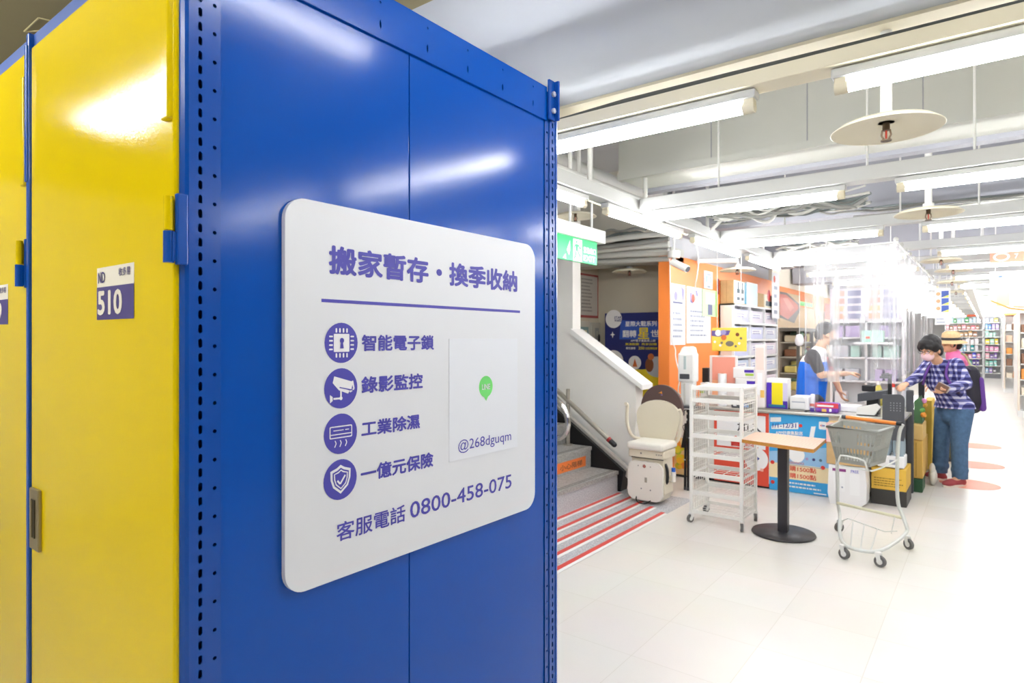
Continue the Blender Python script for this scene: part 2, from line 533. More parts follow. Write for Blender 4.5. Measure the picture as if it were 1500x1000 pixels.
# downstand beams across the hall
BEAMW = mat('beam_white', 'c6c7bf', .7, vary=.03, scale=1.3)
BEAM_SHADE_GREY = mat('beam_shade_grey', 'a2a3ab', .7, vary=.03, scale=1.3)  # darker grey: the beams' shade put into the colour; also used for joints
for i, (y0, y1, z0) in enumerate(((4.32, 4.85, 2.73), (6.35, 6.95, 2.62), (9.9, 10.5, 2.6), (13.4, 14, 2.6), (17, 17.6, 2.6), (21, 21.6, 2.6), (26, 26.6, 2.6))):
    m = MB()
    m.box((-2.27 if i == 0 else (-2.7 if i == 1 else -3.15), y0, z0), (4.5, y1, 3.4), BEAMW if i == 0 else BEAM_SHADE_GREY)
    if i == 0:
        m.box((-2.27, y0 - .02, z0 - .02), (4.5, y0 + .05, z0 + .03), BEAMW).box((-2.27, y1 - .1, z0 - .03), (4.5, y1, z0), BEAM_SHADE_GREY)
        for k in range(10):
            m.box((-1.55 + k * .62, y0 - .004, z0 + .03), (-1.545 + k * .62, y0 + .01, 3.4), BEAM_SHADE_GREY)
    struct('trim_%d' % (i + 4), m)
m = MB(); m.box((-4.07, 6.45, 2.36), (-2.75, 6.8, 2.5), BEAMW); m.box((-4.07, 6.8, 2.42), (-2.88, 7.2, 3.4), mat('recess_shade', '7c7a72', .8)); struct('trim_11', m)  # dark block behind the beam: the recess's shade put into its colour
m = MB(); m.box((-5.9, 3.05, 2.9), (-2.4, 3.9, 3.4), BEAM_SHADE_GREY); struct('trim_12', m)

# stairs, parapet with its column, landing stone
m = MB(); m.box((-5.9, 2.9, -.05), (-2.2, 5.66, .003), GRAN)
struct('floor_landing', m)
m = MB()
for k in range(9):
    x, z = -2.9 - .3 * k, .208 * (k + 1)
    m.box((-5.9, 2.9, z - .208), (x, 5.5, z - .035), GRAN if k == 0 else TREAD)
    m.box((-5.9, 2.9, z - .035), (x + .012, 5.5, z), TREAD)
    for q in (0, .028):
        m.box((x - .03 - q, 2.9, z), (x - .018 - q, 5.49, z + .002), mat('nosing_groove', '7c7872', .5))
struct('stairs', m)
m = MB(); m.prism([(-2.88, 5.52, 0), (-2.84, 5.52, .2), (-3.707, 5.52, .80), (-5.9, 5.52, 2.3), (-5.9, 5.52, 0)], (0, .14, 0), mat('black_skirting', '141416', .5))
struct('baseboard_stair', m)
m = MB()
m.prism([(-2.79, 5.67, .12), (-2.79, 5.67, 1.06), (-3.52, 5.67, 1.555), (-3.52, 5.67, 3.4), (-5.9, 5.67, 3.4), (-5.9, 5.67, 2.3), (-3.707, 5.67, .78)], (0, .16, 0), mat('parapet_white', 'f5f3ed', .6, vary=.02, scale=2))
struct('wall_parapet', m)
m = MB(); m.prism([(-2.7, 5.63, 1.0), (-2.7, 5.63, 1.05), (-3.52, 5.63, 1.605), (-3.52, 5.63, 1.545)], (0, .24, 0), mat('cap_white', 'f7f6f2', .5))
struct('trim_13', m)

# ============================================================ LOCKERS
def print_door(root, x0, x1, num, end):
    d = MB().box((x0, .497, .12), (x1, .53, 2.204), YEL, .004).build('door', root)
    h = MB()
    h.box((x0 + .012, .489, 1.0), (x0 + .075, .498, 1.145), mat('handle_steel', 'a89c7c', .35, metal=.7), .003)
    h.box((x0 + .03, .487, 1.03), (x0 + .057, .4895, 1.12), mat('handle_recess', '4d4634', .4, metal=.6))
    h.box((x0 + .034, .4845, 1.032), (x0 + .043, .4895, 1.118), mat('handle_steel', 'a89c7c', .35, metal=.7))
    h.build('handle', d)
    g = MB().box((x1 - .03, .488, 1.875), (x1 - .004, .5, 2.14), YEL, .003).build('edge_stop', d)
    hb = MB()
    k_ = x1 if end else x1 - .03
    hb.cyl((k_ + .006, .486, 1.683), (k_ + .006, .486, 1.74), .0075, YEL)
    hb.box((k_ - .012, .488, 1.683), (k_ + .006, .498, 1.735), YEL)
    hb.build('hinge_knuckle', d)
    # number sticker: white band over a violet band
    p = Print((x1, .497, 0), (1, 0, 0), (0, 0, 1))
    a, b = -.331, -.156
    lo, mid, hi = 1.538, 1.603, 1.642
    st = mat('sticker_white', 'ebe6da', .5); pu = mat('sticker_violet', '4d4585', .5)
    p.rect(a, lo, b, hi, st); p.up(); p.rect(a, lo, b, mid, pu); p.up()
    p.text('ND', a + .008, mid + .008, .022, pu, .034, .012)
    p.text('收多易', b - .067, mid + .017, .016, pu, .052, .01)
    p.text(num, a + .006, lo + .009, .049, st, .118, .03)
    p.build('number_sticker', d)
    return d
def locker(x0, x1, label, num, end):
    r = thing('storage_locker', label, 'locker', ((x0 + x1) / 2, 1.08, 0))
    print_door(r, x0, x1 - .004, num, end)
    MB().box((x0 - .02, .535, 2.26), (x1 - .003, 1.66, 2.275), BLUED).box((x0, 1.64, .02), (x1 - .01, 1.66, 2.26), BLUED).box((x0, .54, .06), (x1 - .01, 1.64, .1), BLUED).build('carcass', r)
    MB().box((x0 - .02, .503, 2.206), (x1 - .001, .535, 2.24), mat('beam_blue', '2b57a8', .35), .003).build('front_beam', r)
    c = MB(); e1 = x1; x1 = x1 if end else x1 - .03
    c.box((x1 + .005, .494, 1.625), (x1 + .016, .512, 1.745), BLUED, .002)
    c.cyl((x1 + .002, .486, 1.628), (x1 + .002, .486, 1.681), .0085, BLUED)
    c.box((x1 + .002, .488, 1.63), (x1 + .012, .5, 1.68), BLUED)
    c.build('hinge_bracket', r); x1 = e1
    ps = MB().box((x0 - .022, .492, .05), (x0 - .003, .55, 2.24), BLUED, .003)
    ps.box((x0 - .02, .488, 1.88), (x0 - .006, .5, 2.21), BLUED, .002)
    ps.build('post', r)
    if not end: return r
    # end of the row, facing the shop
    for a, b in ((.575, 1.0365), (1.0395, 1.608)):
        MB().box((-1.125, a, .1), (-1.101, b, 2.181), BLUE, .0012).build('side_panel', r)
    tb = MB()
    tb.box((-1.13, .572, 2.2795), (-1.094, 1.612, 2.282), BLUE)
    tb.box((-1.13, .572, 2.1785), (-1.0945, 1.612, 2.181), BLUE)
    n = 7
    for k in range(n):                                  # web with a slot and a round hole at each step
        y = .572 + 1.04 / n * k
        holed_strip(tb, (-1.094, y + .52 / n, 2.18), (0, 1, 0), (0, 0, 1), 1.04 / n, .06, 1, .005, .022, BLUE)
        holed_strip(tb, (-1.094, y + .52 / n, 2.24), (0, 1, 0), (0, 0, 1), 1.04 / n, .04, 1, .006, .0061, BLUE)
    tb.build('top_beam', r)
    for near in (1, 0):
        q = MB()
        f = (lambda y: y) if near else (lambda y: 2.181 - y)
        z0, z1 = .3, 2.3 if near else 2.285
        cr = [(-1.125, .512), (-1.125, .507), (-1.108, .505), (-1.1, .5065), (-1.0945, .511), (-1.0925, .517), (-1.0925, .522), (-1.1, .522)]
        q.prism([(x, f(y), z0) for x, y in cr], (0, 0, z1 - z0), BLUED, False)
        q.box((-1.0965, f(.5515), z0), (-1.1, f(.5555), z1), BLUED)
        q.box((-1.155, f(.575), z0), (-1.15, f(.507), z1), BLUED)
        q.box((-1.155, f(.572), z0), (-1.1, f(.576), z1), BLUED)
        q.box((-1.155, f(.507), z0), (-1.12, f(.512), z1), BLUED)
        s_ = 1 if near else -1
        o1 = (-1.0945, f(.5375), z0); o2 = (-1.0975, f(.5645), z0)
        U = (0, 1, 0)
        holed_strip(q, o1, U, (0, 0, 1), .034, .0251, int((z1 - z0) / .0251), .0072, .0165, BLUED)
        holed_strip(q, o2, U, (0, 0, 1), .022, .0505, int((z1 - z0) / .0505), .007, .00701, BLUED)
        po = q.build('post', r)
        if not near:
            bk = MB().box((-1.092, 1.611, 2.182), (-1.084, 1.648, 2.305), BLUED, .0015)
            bk.box((-1.084, 1.64, 2.182), (-1.07, 1.648, 2.305), BLUED, .0015)
            bk.build('bracket', po)
            for z in (2.21, 2.262):
                MB().cyl((-1.084, 1.63, z), (-1.077, 1.63, z), .0085, ZINC, 6).build('bolt', po)
    return r
locker(-1.842, -1.1, 'tall yellow storage locker numbered 510 with blue end panel', '510', True)
locker(-2.606, -1.864, 'yellow storage locker with ND sticker at the left edge of the photo', '509', False)

# ---- notice board on the end panel
def S(px, py):
    p = onX(px, py, -1.088); return p.y, p.z
sg = thing('sign_board', 'white rounded sign board with violet lettering on the blue locker end', 'sign', (-1.095, 1.132, 1.39))
(ya, za), (yb, zb) = S(418, 580), S(784, 580)
zt, zbm = S(775, 358)[1], S(437, 869.5)[1]
MB().prism([(-1.1005, y, z) for y, z in rround(ya, zbm, yb, zt, .045, 8)], (.0115, 0, 0), BOARD).build('board', sg)
def SP(): return Print((-1.089, 0, 0), (0, 1, 0), (0, 0, 1))
def line_of(body, lft, rgt, top, name, bold):
    (x0, z0), (x1, z1), (_, z2) = S(*lft), S(*rgt), S(lft[0], top)
    p = SP(); p.text(body, x0, (z0 + z1) / 2, z2 - z0, PURPLE, x1 - x0, bold); p.build(name, sg)
line_of('搬家暫存・換季收納', (481.5, 401), (758, 428), 358, 'headline', .034)
line_of('智能電子鎖', (530, 513.5), (636, 513), 489, 'caption', .03)
line_of('錄影監控', (529.5, 575.5), (619.5, 569.5), 550.5, 'caption', .03)
line_of('工業除濕', (529.5, 637.5), (615.5, 629.5), 614, 'caption', .03)
line_of('一億元保險', (528.5, 706), (635, 684.5), 681, 'caption', .03)
line_of('客服電話', (493, 791), (594, 766), 763, 'phone_caption', .014)
line_of('0800-458-075', (601, 757.5), (749.5, 715.5), 733.5, 'phone_number', .008)
p = SP(); (x0, z0), (x1, z1) = S(471, 439), S(762, 457)
p.rect(x0, (z0 + z1) / 2 - .0035, x1, (z0 + z1) / 2 + .0035, PURPLE); p.build('rule', sg)
WH = mat('icon_white', 'f0f0f6', .4)
def icon(c, body):
    y, z = S(*c); p = SP(); r = .0425
    p.disc(y, z, r, PURPLE); p.up(); body(p, y, z); p.build('icon', sg)
def chip(p, y, z):
    p.rrect(y - .02, z - .019, y + .02, z + .019, .002, WH)
    for k in range(4):
        t = -.0135 + .009 * k
        for a, b, c, d in ((t - .002, .0215, t + .002, .031), (t - .002, -.031, t + .002, -.0215), (.0225, t - .0017, .032, t + .0017), (-.032, t - .0017, -.0225, t + .0017)):
            p.rrect(y + a, z + b, y + c, z + d, .0015, WH, 3)
    p.up(); p.disc(y, z + .005, .0055, PURPLE, 16); p.poly([(y - .002, z + .004), (y + .002, z + .004), (y + .0045, z - .0115), (y - .0045, z - .0115)], PURPLE)
def cctv(p, y, z):
    p.poly([(y - .022, z + .012), (y - .018, z + .026), (y + .031, z + .012), (y + .026, z - .004), (y - .004, z + .002)], WH)
    p.poly([(y - .022, z + .012), (y - .004, z + .002), (y + .006, z - .001), (y + .022, z - .006), (y + .0175, z - .0125), (y - .006, z - .004)], WH)
    p.line([(y + .029, z + .0145), (y + .033, z - .003), (y + .022, z - .009)], .004, WH)
    p.line([(y - .001, z - .004), (y - .001, z - .021), (y - .02, z - .021)], .004, WH)
    p.disc(y - .001, z - .021, .004, WH, 14); p.poly([(y - .029, z - .012), (y - .022, z - .017), (y - .022, z - .025), (y - .029, z - .03)], WH)
    p.up(); p.line([(y - .005, z + .002), (y + .031, z - .006)], .0022, PURPLE)
def aircon(p, y, z):
    p.rrect(y - .029, z - .009, y + .029, z + .017, .003, WH); p.up()
    p.rrect(y - .0265, z - .0065, y + .0265, z + .0145, .002, PURPLE); p.up()
    p.rect(y - .0265, z - .0015, y + .0265, z + .0006, WH); p.rect(y - .02, z + .007, y + .006, z + .0088, WH); p.rect(y + .01, z + .007, y + .02, z + .0088, WH)
    for k in (-.016, -.003, .011): p.line([(y + k, z - .013), (y + k + .003, z - .019), (y + k - .001, z - .027)], .0022, WH)
def shield(p, y, z):
    sh = [(0, .031), (.01, .025), (.026, .02), (.0255, .002), (.019, -.015), (0, -.03), (-.019, -.015), (-.0255, .002), (-.026, .02), (-.01, .025)]
    p.poly([(y + a, z + b) for a, b in sh], WH); p.up(); p.poly([(y + a * .8, z + b * .8) for a, b in sh], PURPLE); p.up()
    p.ring([(y + a * .68, z + b * .68) for a, b in sh], .0028, WH); p.line([(y - .009, z - .001), (y - .002, z - .009), (y + .011, z + .008)], .004, WH)
for c, f in (((500.5, 502), chip), ((500, 568.5), cctv), ((499.5, 635), aircon), ((499, 702), shield)): icon(c, f)
(x0, _), (x1, _) = S(658, 590), S(758, 590)
zt_, zb_ = S(658, 496)[1], S(658, 677)[1]
MB().box((-1.0905, x0, zb_), (-1.0878, x1, zt_), mat('card_white', 'e4e8f3', .5), .0006).build('card', sg)
p = Print((-1.0878, 0, 0), (0, 1, 0), (0, 0, 1))
(x0, z0), (x1, z1) = S(671, 663), S(748.5, 652)
p.text('@268dguqm', x0, z0 - .004, .036, PURPLE, x1 - x0, .0)
p.build('handle_text', sg)
p = Print((-1.0878, 0, 0), (0, 1, 0), (0, 0, 1))
y, z = S(711.5, 566); GRN = mat('bubble_green', '6fdc72', .5)
p.disc(y, z, .029, GRN); p.poly([(y - .012, z - .022), (y + .012, z - .024), (y + .001, z - .039)], GRN); p.up()
p.text('LINE', y, z - .008, .015, WH, .034, .02, 'c'); p.build('speech_bubble', sg)

# ============================================================ LIGHTS AND CEILING FITTINGS
def tube_light(label, group=None, L=1.2):
    t = thing('tube_light', label, 'light', (0, 0, 0), 0, group)
    MB().box((-L / 2 - .05, -.03, .028), (L / 2 + .05, .03, .06), RAILW, .006).build('housing', t)
    MB().cyl((-L / 2, 0, 0), (L / 2, 0, 0), .019, TUBEM, 14).build('tube', t)
    for s in (-1, 1):
        MB().cyl((s * L / 2, 0, 0), (s * (L / 2 + .042), 0, 0), .022, CREAM, 12).box((s * (L / 2 + .004), -.02, 0), (s * (L / 2 + .042), .02, .04), CREAM, .004).build('end_cap', t)
    return t
_proto = [None]
def put_light(x, y, z, label, group=None, rz=0.):
    if _proto[0] is None:
        o = _proto[0] = tube_light(label, group)
        o.location = (x, y, z); o.rotation_euler = (0, 0, rz)
        return o
    o = dup(_proto[0], (x, y, z), label, rz)
    if group: o['group'] = group
    elif 'group' in o: del o['group']
    return o
LZ = EYE + .855
def trunk(p0, p1, mt, label, rods, top, group=None, rr=.007, hh=.085):
    p0, p1 = Vector(p0), Vector(p1)
    alongx = abs(p1.x - p0.x) > abs(p1.y - p0.y)
    t = thing('light_trunking', label, 'light rail', ((p0.x + p1.x) / 2, (p0.y + p1.y) / 2, p0.z), 0, group)
    h = Vector((0, .055, 0)) if alongx else Vector((.055, 0, 0))
    MB().box(p0 - h, p1 + h + Vector((0, 0, hh)), mt, .004).build('channel', t)
    for f in rods:
        q = p0.lerp(p1, f)
        MB().cyl((q.x, q.y, p0.z + .08), (q.x, q.y, top), rr, WMETAL, 8).build('hanger_rod', t)
    return t
rows = [2.375, 4.17, 5.87, 7.65, 9.15, 10.9, 12.7, 14.6, 16.4, 18.2, 20, 22, 24, 26.8, 29.2]
ordn = ['first', 'second', 'third', 'fourth', 'fifth', 'sixth', 'seventh', 'eighth']
LX = ((-1.33, 'left'), (.22, 'middle'), (1.75, 'right'))
for i, y in enumerate(rows):
    far = i >= 6
    nm = 'row %s' % ordn[i] if not far else ''
    trunk((-1.995 if 0 < i < 5 else -2.6 if i == 0 else -2.06, y, LZ + .062), (2.6, y, LZ + .062), CREAM if i == 0 else RAILW,
          ('cream light rail closest to the lockers, crossing just above their top' if i == 0 else '%s light rail back from the lockers, crossing the shop ceiling' % ordn[i]) if not far else 'small light rail crossing the ceiling over the far shelves',
          () if i == 0 else ((.12, .31, .42, .62) if not far else (.3, .7)), 3.4 if i else 2.75, None if not far else 'light rails over the far shelves', .007 if i < 3 else .01, .085 if i else .052)
    for x, sd in LX:
        put_light(x, y, LZ, ('lit white tube light, %s one on the %s light rail back from the lockers' % (sd, ordn[i])) if not far else 'small lit white tube light over the far end of the shop', None if not far else 'tube lights over the far end of the shop')
for k in range(9):
    put_light(-2.55, 11.6 + 1.9 * k, 3.33, 'small added tube light on the ceiling along the pale wall far behind the till', 'added ceiling tube lights along the pale wall', PI / 2)  # extra lamps added to brighten the far end of the hall
trunk((-2.06, 2.7, LZ + .062), (-2.06, 8.6, LZ + .062), RAILW, 'white light rail running away from the locker post above the stairs', (.14, .28, .5, .8), 3.4, None, .016)
for k, y in enumerate((2.82, 4.37, 5.92, 7.47)):
    put_light(-2.06, y, LZ, 'lit tube light on the rail above the stairs, %s one from the locker post' % ordn[k], None, PI / 2)
put_light(-.13, 1.1, 2.69, 'tube light on the ceiling just in front of the blue locker end', None, PI / 2)
put_light(-2.78, -.2, 2.51, 'tube light on the ceiling of the locker aisle facing the yellow doors')
put_light(1.0, -1.2, 2.69, 'added tube light on the ceiling behind the camera')  # unseen lamp added to light the front of the room
for x, y, sd in ((-2.6, -1.5, 'far left'), (-1.1, -1.5, 'near left'), (-2.5, -.95, 'middle left'), (-.9, -.95, 'middle right')):
    put_light(x, y, 2.69, 'added tube light over the back of the locker aisle, %s one' % sd)  # unseen extra lamps, added to brighten the yellow doors
trunk((-.25, 11.3, LZ - .13), (-.25, 29, LZ - .13), WMETAL, 'long white light rail running down the main aisle to the far shelves', (.2, .6), 3.4)

# ============================================================ CEILING FITTINGS
DISC = mat('disc_cream', 'efe8cf', .45)
BRASS = mat('bronze', '6b5a48', .4, metal=.7)
def sprinkler(label, top, r=.2):
    t = thing('sprinkler', label, 'sprinkler')
    MB().cyl((0, 0, .03), (0, 0, top), .022, WMETAL, 12).cyl((0, 0, .02), (0, 0, .06), .033, WMETAL, 12).build('pipe', t)
    MB().lathe([(.03, .02), (r * .5, .018), (r * .85, .006), (r, -.012), (r + .004, -.01), (r * .86, .013), (r * .5, .026), (.03, .028)], DISC, n=36).build('disc', t)
    h = MB().cyl((0, 0, .02), (0, 0, -.012), .014, BRASS, 10)
    h.tube([(-.013, 0, -.01), (-.017, 0, -.03), (-.008, 0, -.05)], .004, BRASS, 6).tube([(.013, 0, -.01), (.017, 0, -.03), (.008, 0, -.05)], .004, BRASS, 6)
    h.cyl((0, 0, -.05), (0, 0, -.055), .02, BRASS, 12).cyl((0, 0, -.012), (0, 0, -.05), .004, mat('glass_red', 'b8402c', .2), 6)
    h.build('nozzle', t)
    return t
sp0 = sprinkler('cream sprinkler disc with bronze nozzle, the largest one, by the nearest tube lights', .395)
sp0.location = (-.336, 2.953, 2.36)
sps = {}
for (x, y, z), lb in (((-.333, 5.108, 2.36), 'cream sprinkler disc, second from the lockers along the main aisle'), ((-.43, 8.4, 2.37), 'cream sprinkler disc, third from the lockers along the main aisle'),
                      ((-.37, 9.7, 2.37), 'cream sprinkler disc, fourth from the lockers along the main aisle'), ((-.46, 11.7, 2.37), 'cream sprinkler disc, fifth from the lockers along the main aisle'), ((-.5, 14.2, 2.37), 'small cream sprinkler disc, farthest along the main aisle'),
                      (tuple(onD(843, 316, 6.1)), 'cream sprinkler disc partly behind the hanging exit sign'), (tuple(onD(922, 397, 7.4)), 'sprinkler disc over the stair recess above the blue poster'), (tuple(onD(1080, 395, 7.3)), 'white sprinkler disc above the cartons by the orange wall')):
    tp = .06 if 'recess' in lb or 'cartons' in lb else 3.4 - z
    if tp not in sps: sps[tp] = sprinkler(lb, tp); sps[tp].location = (x, y, z)
    else: dup(sps[tp], (x, y, z), lb)
def pipe(name, label, pts, r, mt, group=None, sub=0, cat='pipe'):
    return solo(name, MB().tube(pts, r, mt, 8, sub=sub), label, cat, group)
pipe('conduit', 'grey-green conduit lying above the nearest cream light rail', [(-2.6, 2.6, 2.552), (4.4, 2.6, 2.552)], .026, mat('conduit_green', '6c6e58', .5))
pipe('flexible_conduit', 'dark ribbed conduit behind the nearest cream light rail', [(-2.6, 2.75, 2.63)] + [(-1.9 + .5 * k, 2.75 + .012 * (-1) ** k, 2.63 + .008 * (k % 3)) for k in range(12)] + [(4.4, 2.75, 2.63)], .024, mat('conduit_dark', '5d5e58', .6))
pipe('water_pipe', 'thick white pipe running along the ceiling over the stairs', [(-2.36, 3.03, 2.65), (-2.36, 6.2, 2.65)], .05, WMETAL)
pipe('water_pipe', 'white pipe with bent end beside the white ceiling beam', [(-2.68, 3.03, 2.9), (-2.68, 5.4, 2.9), (-2.6, 5.6, 2.9), (-2.45, 5.6, 2.9)], .06, WMETAL)
pipe('cable', 'dark grey cable drooping under the white pipe over the stairs', [(-2.27, 3.05, 2.6), (-2.25, 3.6, 2.5), (-2.22, 4.4, 2.47), (-2.2, 5.1, 2.52), (-2.2, 5.7, 2.48)], .016, mat('cable_dark', '77807f', .5), sub=2, cat='cable')
pipe('cable', 'pale yellow cable drooping beside the dark cable over the stairs', [(-2.31, 3.05, 2.58), (-2.3, 3.9, 2.49), (-2.26, 4.8, 2.5), (-2.24, 5.6, 2.47)], .014, mat('cable_yellow', 'd5d0a8', .5), sub=2, cat='cable')
for k, (py, r, w) in enumerate(((345, .03, 5), (353, .025, -4), (361, .035, 3), (369, .04, 0), (379, .03, -2))):
    a, b = onY(860, py + 12 - 2 * k, 6.0 + .1 * k), onY(976, py - (3 if k < 3 else 0), 6.0 + .1 * k)
    c = a.lerp(b, .5) + Vector((0, 0, .02 * w / 5))
    pipe('conduit_pipe', 'grey pipe over the stair recess, number %s from the top of the bundle' % ('one', 'two', 'three', 'four', 'five')[k], [a + Vector((-.5, 0, 0)), a, c, b, b + Vector((.03, 0, 0))], r, PIPE if k != 1 else CABLE, None, 2)
pipe('elbow_pipe', 'white elbow pipe feeding the sprinkler disc of the stair recess', [onD(922, 396, 7.4), onD(922, 386, 7.4), onD(985, 382, 7.2)], .035, PIPE, None, 0)
pipe('elbow_pipe', 'white elbow pipe feeding the sprinkler disc above the cartons', [onD(1080, 391, 7.3), onD(1080, 382, 7.3), onD(1022, 382, 7.3)], .03, WMETAL)
def cables(name, label, x0, x1, y, z, n, seed, amp):
    R = random.Random(seed); m = MB()
    for k in range(n):
        pts = []; yy, zz = y + R.uniform(-.18, .18), z + R.uniform(-.05, .06)
        for i in range(9):
            pts.append((x0 + (x1 - x0) * i / 8 + R.uniform(-.05, .05), yy + R.uniform(-amp, amp), zz + R.uniform(-amp, amp) * .8))
        m.tube(pts, R.choice((.008, .011, .015)), R.choice((CABLE, PIPE, mat('cable_dark', '77807f', .5))), 6, sub=2)
    o = solo(name, m, label, 'cables'); o['kind'] = 'stuff'; return o
cables('cable_tangle', 'tangle of grey cables lying over the second cross rail', -1.95, -.75, 5.5, 2.56, 16, 3, .09)
cables('cable_tangle', 'loose bundle of grey cables along the shaded ceiling beam', -.9, 1.2, 6.14, 2.58, 9, 5, .03)
cables('cable_tangle', 'thin cable tangle above the stair recess pipes', -4.0, -2.9, 6.25, 2.62, 8, 8, .06)
cables('cable_tangle', 'thin cables over the cartons near the orange wall', -2.0, -1.2, 8.0, 2.58, 8, 9, .06)
for k, (px, py, d) in enumerate(((866, 278, 4.9), (848, 262, 4.6), (835, 250, 4.4))):
    a = onD(px, py, d); pipe('hanger_rod', 'thick white hanger rod above the exit sign, %s from the locker post' % ('third', 'second', 'first')[k], [a, (a.x, a.y, 3.4)], .016, WMETAL, None, 0, 'rod')

# ============================================================ EXIT SIGN, SECURITY CAMERA
ex = thing('exit_sign', 'green hanging exit sign with running man beside the locker post', 'sign', (-2.82, 4.62, 2.16))
GREEN = mat('exit_green', '1fbf6e', .4, emit=.1)
MB().box((-2.86, 4.2, 2.36), (-2.77, 5.03, 2.475), WMETAL, .006).build('casing', ex)
MB().box((-2.824, 4.2, 2.158), (-2.801, 4.925, 2.362), GREEN, .002).build('panel', ex)
for y in (4.5, 4.86): MB().cyl((-2.82, y, 2.475), (-2.82, y, 3.4), .012, WMETAL, 8).build('hanger_rod', ex)
p = Print((-2.801, 0, 0), (0, 1, 0), (0, 0, 1)); EW = mat('exit_white', 'f4fff8', .4, emit=.12)
p.rect(4.52, 2.162, 4.665, 2.35, EW); p.poly([(4.42, 2.24), (4.47, 2.33), (4.47, 2.25), (4.455, 2.2)], EW); p.poly([(4.36, 2.17), (4.4, 2.21), (4.41, 2.165)], EW)
p.text('緊急出口', 4.69, 2.245, .055, EW, .21, .025); p.text('EXIT', 4.69, 2.178, .05, EW, .2, .03); p.up()
p.disc(4.575, 2.325, .013, GREEN, 16); p.poly([(4.555, 2.31), (4.6, 2.305), (4.595, 2.25), (4.56, 2.25)], GREEN)
p.line([(4.6, 2.3), (4.63, 2.275), (4.645, 2.285)], .014, GREEN); p.line([(4.56, 2.3), (4.535, 2.28), (4.545, 2.255)], .013, GREEN)
p.line([(4.59, 2.255), (4.615, 2.22), (4.64, 2.205)], .017, GREEN); p.line([(4.565, 2.255), (4.56, 2.215), (4.535, 2.18)], .017, GREEN)
p.build('pictogram', ex)

# ============================================================ STAIR FURNITURE
for k, (x, ye) in enumerate(((-2.24, 5.08), (-2.395, 5.2), (-2.545, 5.3), (-2.7, 5.42), (-2.86, 5.47))):
    t = thing('floor_tape', 'red and white floor tape by the stairs, %s' % ('outermost stripe on the tile edge', 'second from the tile edge', 'middle of the five', 'second from the first step', 'innermost stripe along the first step')[k], 'tape', (x, 4.1, .003))
    MB().box((x - .02, 2.9, .003), (x + .02, ye, .0045), mat('tape_red', 'de4a3f', .5)).build('red_stripe', t)
    MB().box((x + .02, 2.9, .003), (x + .05, ye - .02, .0042), mat('tape_white', 'f6f4f0', .5)).build('white_stripe', t)
hr = thing('handrail', 'steel stair handrail with dark red-ringed end cap', 'handrail', (-3.43, 5.42, .416))
HS = mat('rail_steel', 'b4aea2', .35, metal=.6)
a, b = Vector((-4.6, 5.42, 1.75)), Vector((-2.96, 5.42, .525))
MB().cyl(a, b, .024, HS, 14).build('rail', hr)
d = (b - a).normalized()
MB().cyl(b, b + d * .03, .0265, mat('ring_red', 'a82626', .4), 14).build('red_ring', hr)
MB().cyl(b + d * .03, b + d * .085, .0265, BLACK, 14).ball(b + d * .085, .026, BLACK, 12).build('end_cap', hr)
for x, z0, z1 in ((-3.42, .416, .99), (-4.3, 1.04, 1.66)):
    MB().cyl((x, 5.42, z0), (x, 5.42, z1), .02, HS, 12).cyl((x, 5.42, z0), (x, 5.42, z0 + .012), .05, HS, 16).build('post', hr)
pts = [onY(px, py, 4.9) for px, py in ((800, 572), (815, 583), (828, 600), (833, 620), (829, 636), (818, 643), (800, 640))]
g = thing('grab_rail', 'thick polished grab rail loop low on the stairs beside the locker post', 'handrail', (pts[3].x, 4.9, pts[3].z))
MB().tube(pts, .026, CHROME, 12, sub=2).build('loop', g)
MB().cyl(pts[-1], (pts[-1].x, 4.9, .624), .022, CHROME, 12).build('post', g)
p = Print((-3.2, 0, 0), (0, 1, 0), (0, 0, 1)); 
a, b = onX(820, 690, -3.2), onX(860, 668, -3.2)
p.rect(4.3, .235, 5.4, .335, mat('sticker_orange', 'ef7f3c', .5)); p.up(); p.text('小心階梯', 5.33, .255, .055, mat('ink_brown', '6b4a38', .6), .4, .01, 'r')
solo('riser_sticker', p.mb, 'orange warning sticker on the riser of the second step', 'sticker')

# stair lift
LC = mat('lift_cream', 'ece3cc', .4); LW = mat('lift_white', 'f3efe4', .4); LB = mat('lift_brown', '5f4a46', .6)
lf = thing('stair_lift', 'cream stair lift chair with brown headrest parked at the foot of the stairs', 'chair', (-2.46, 5.4, 0))
MB().prism([(-2.72, 5.565, .06), (-2.72, 5.565, .155), (-5.6, 5.565, 2.12), (-5.6, 5.565, 2.02)], (0, .055, 0), mat('rail_alu', 'cfccc4', .35, metal=.4)).build('rail', lf)
MB().prism([(-2.645, 5.29, .1), (-2.58, 5.29, .03), (-2.36, 5.29, .03), (-2.32, 5.29, .1), (-2.33, 5.29, .42), (-2.64, 5.29, .42)], (0, .2, 0), LC).box((-2.66, 5.47, .1), (-2.4, 5.58, .35), LC, .01).build('carriage', lf)
c = MB().box((-2.66, 5.262, .415), (-2.315, 5.53, .488), LC, .008); c.box((-2.645, 5.285, .405), (-2.33, 5.5, .418), mat('gap_dark', '5c5648', .7)); cp = c.build('control_panel', lf)
p = Print((0, 5.262, 0), (1, 0, 0), (0, 0, 1)); p.disc(-2.535, .455, .007, DARK, 14)
for k in range(3): p.rect(-2.39 + .022 * k, .45, -2.375 + .022 * k, .462, mat('mark_grey', 'a9a292', .6))
p.build('markings', cp)
MB().box((-2.665, 5.225, .49), (-2.31, 5.57, .555), LW, .022, 3).build('seat', lf)
def arc(cx, cz, rx, rz, a0, a1, n=12): return [(cx + rx * math.cos(math.radians(a0 + (a1 - a0) * k / n)), cz + rz * math.sin(math.radians(a0 + (a1 - a0) * k / n))) for k in range(n + 1)]
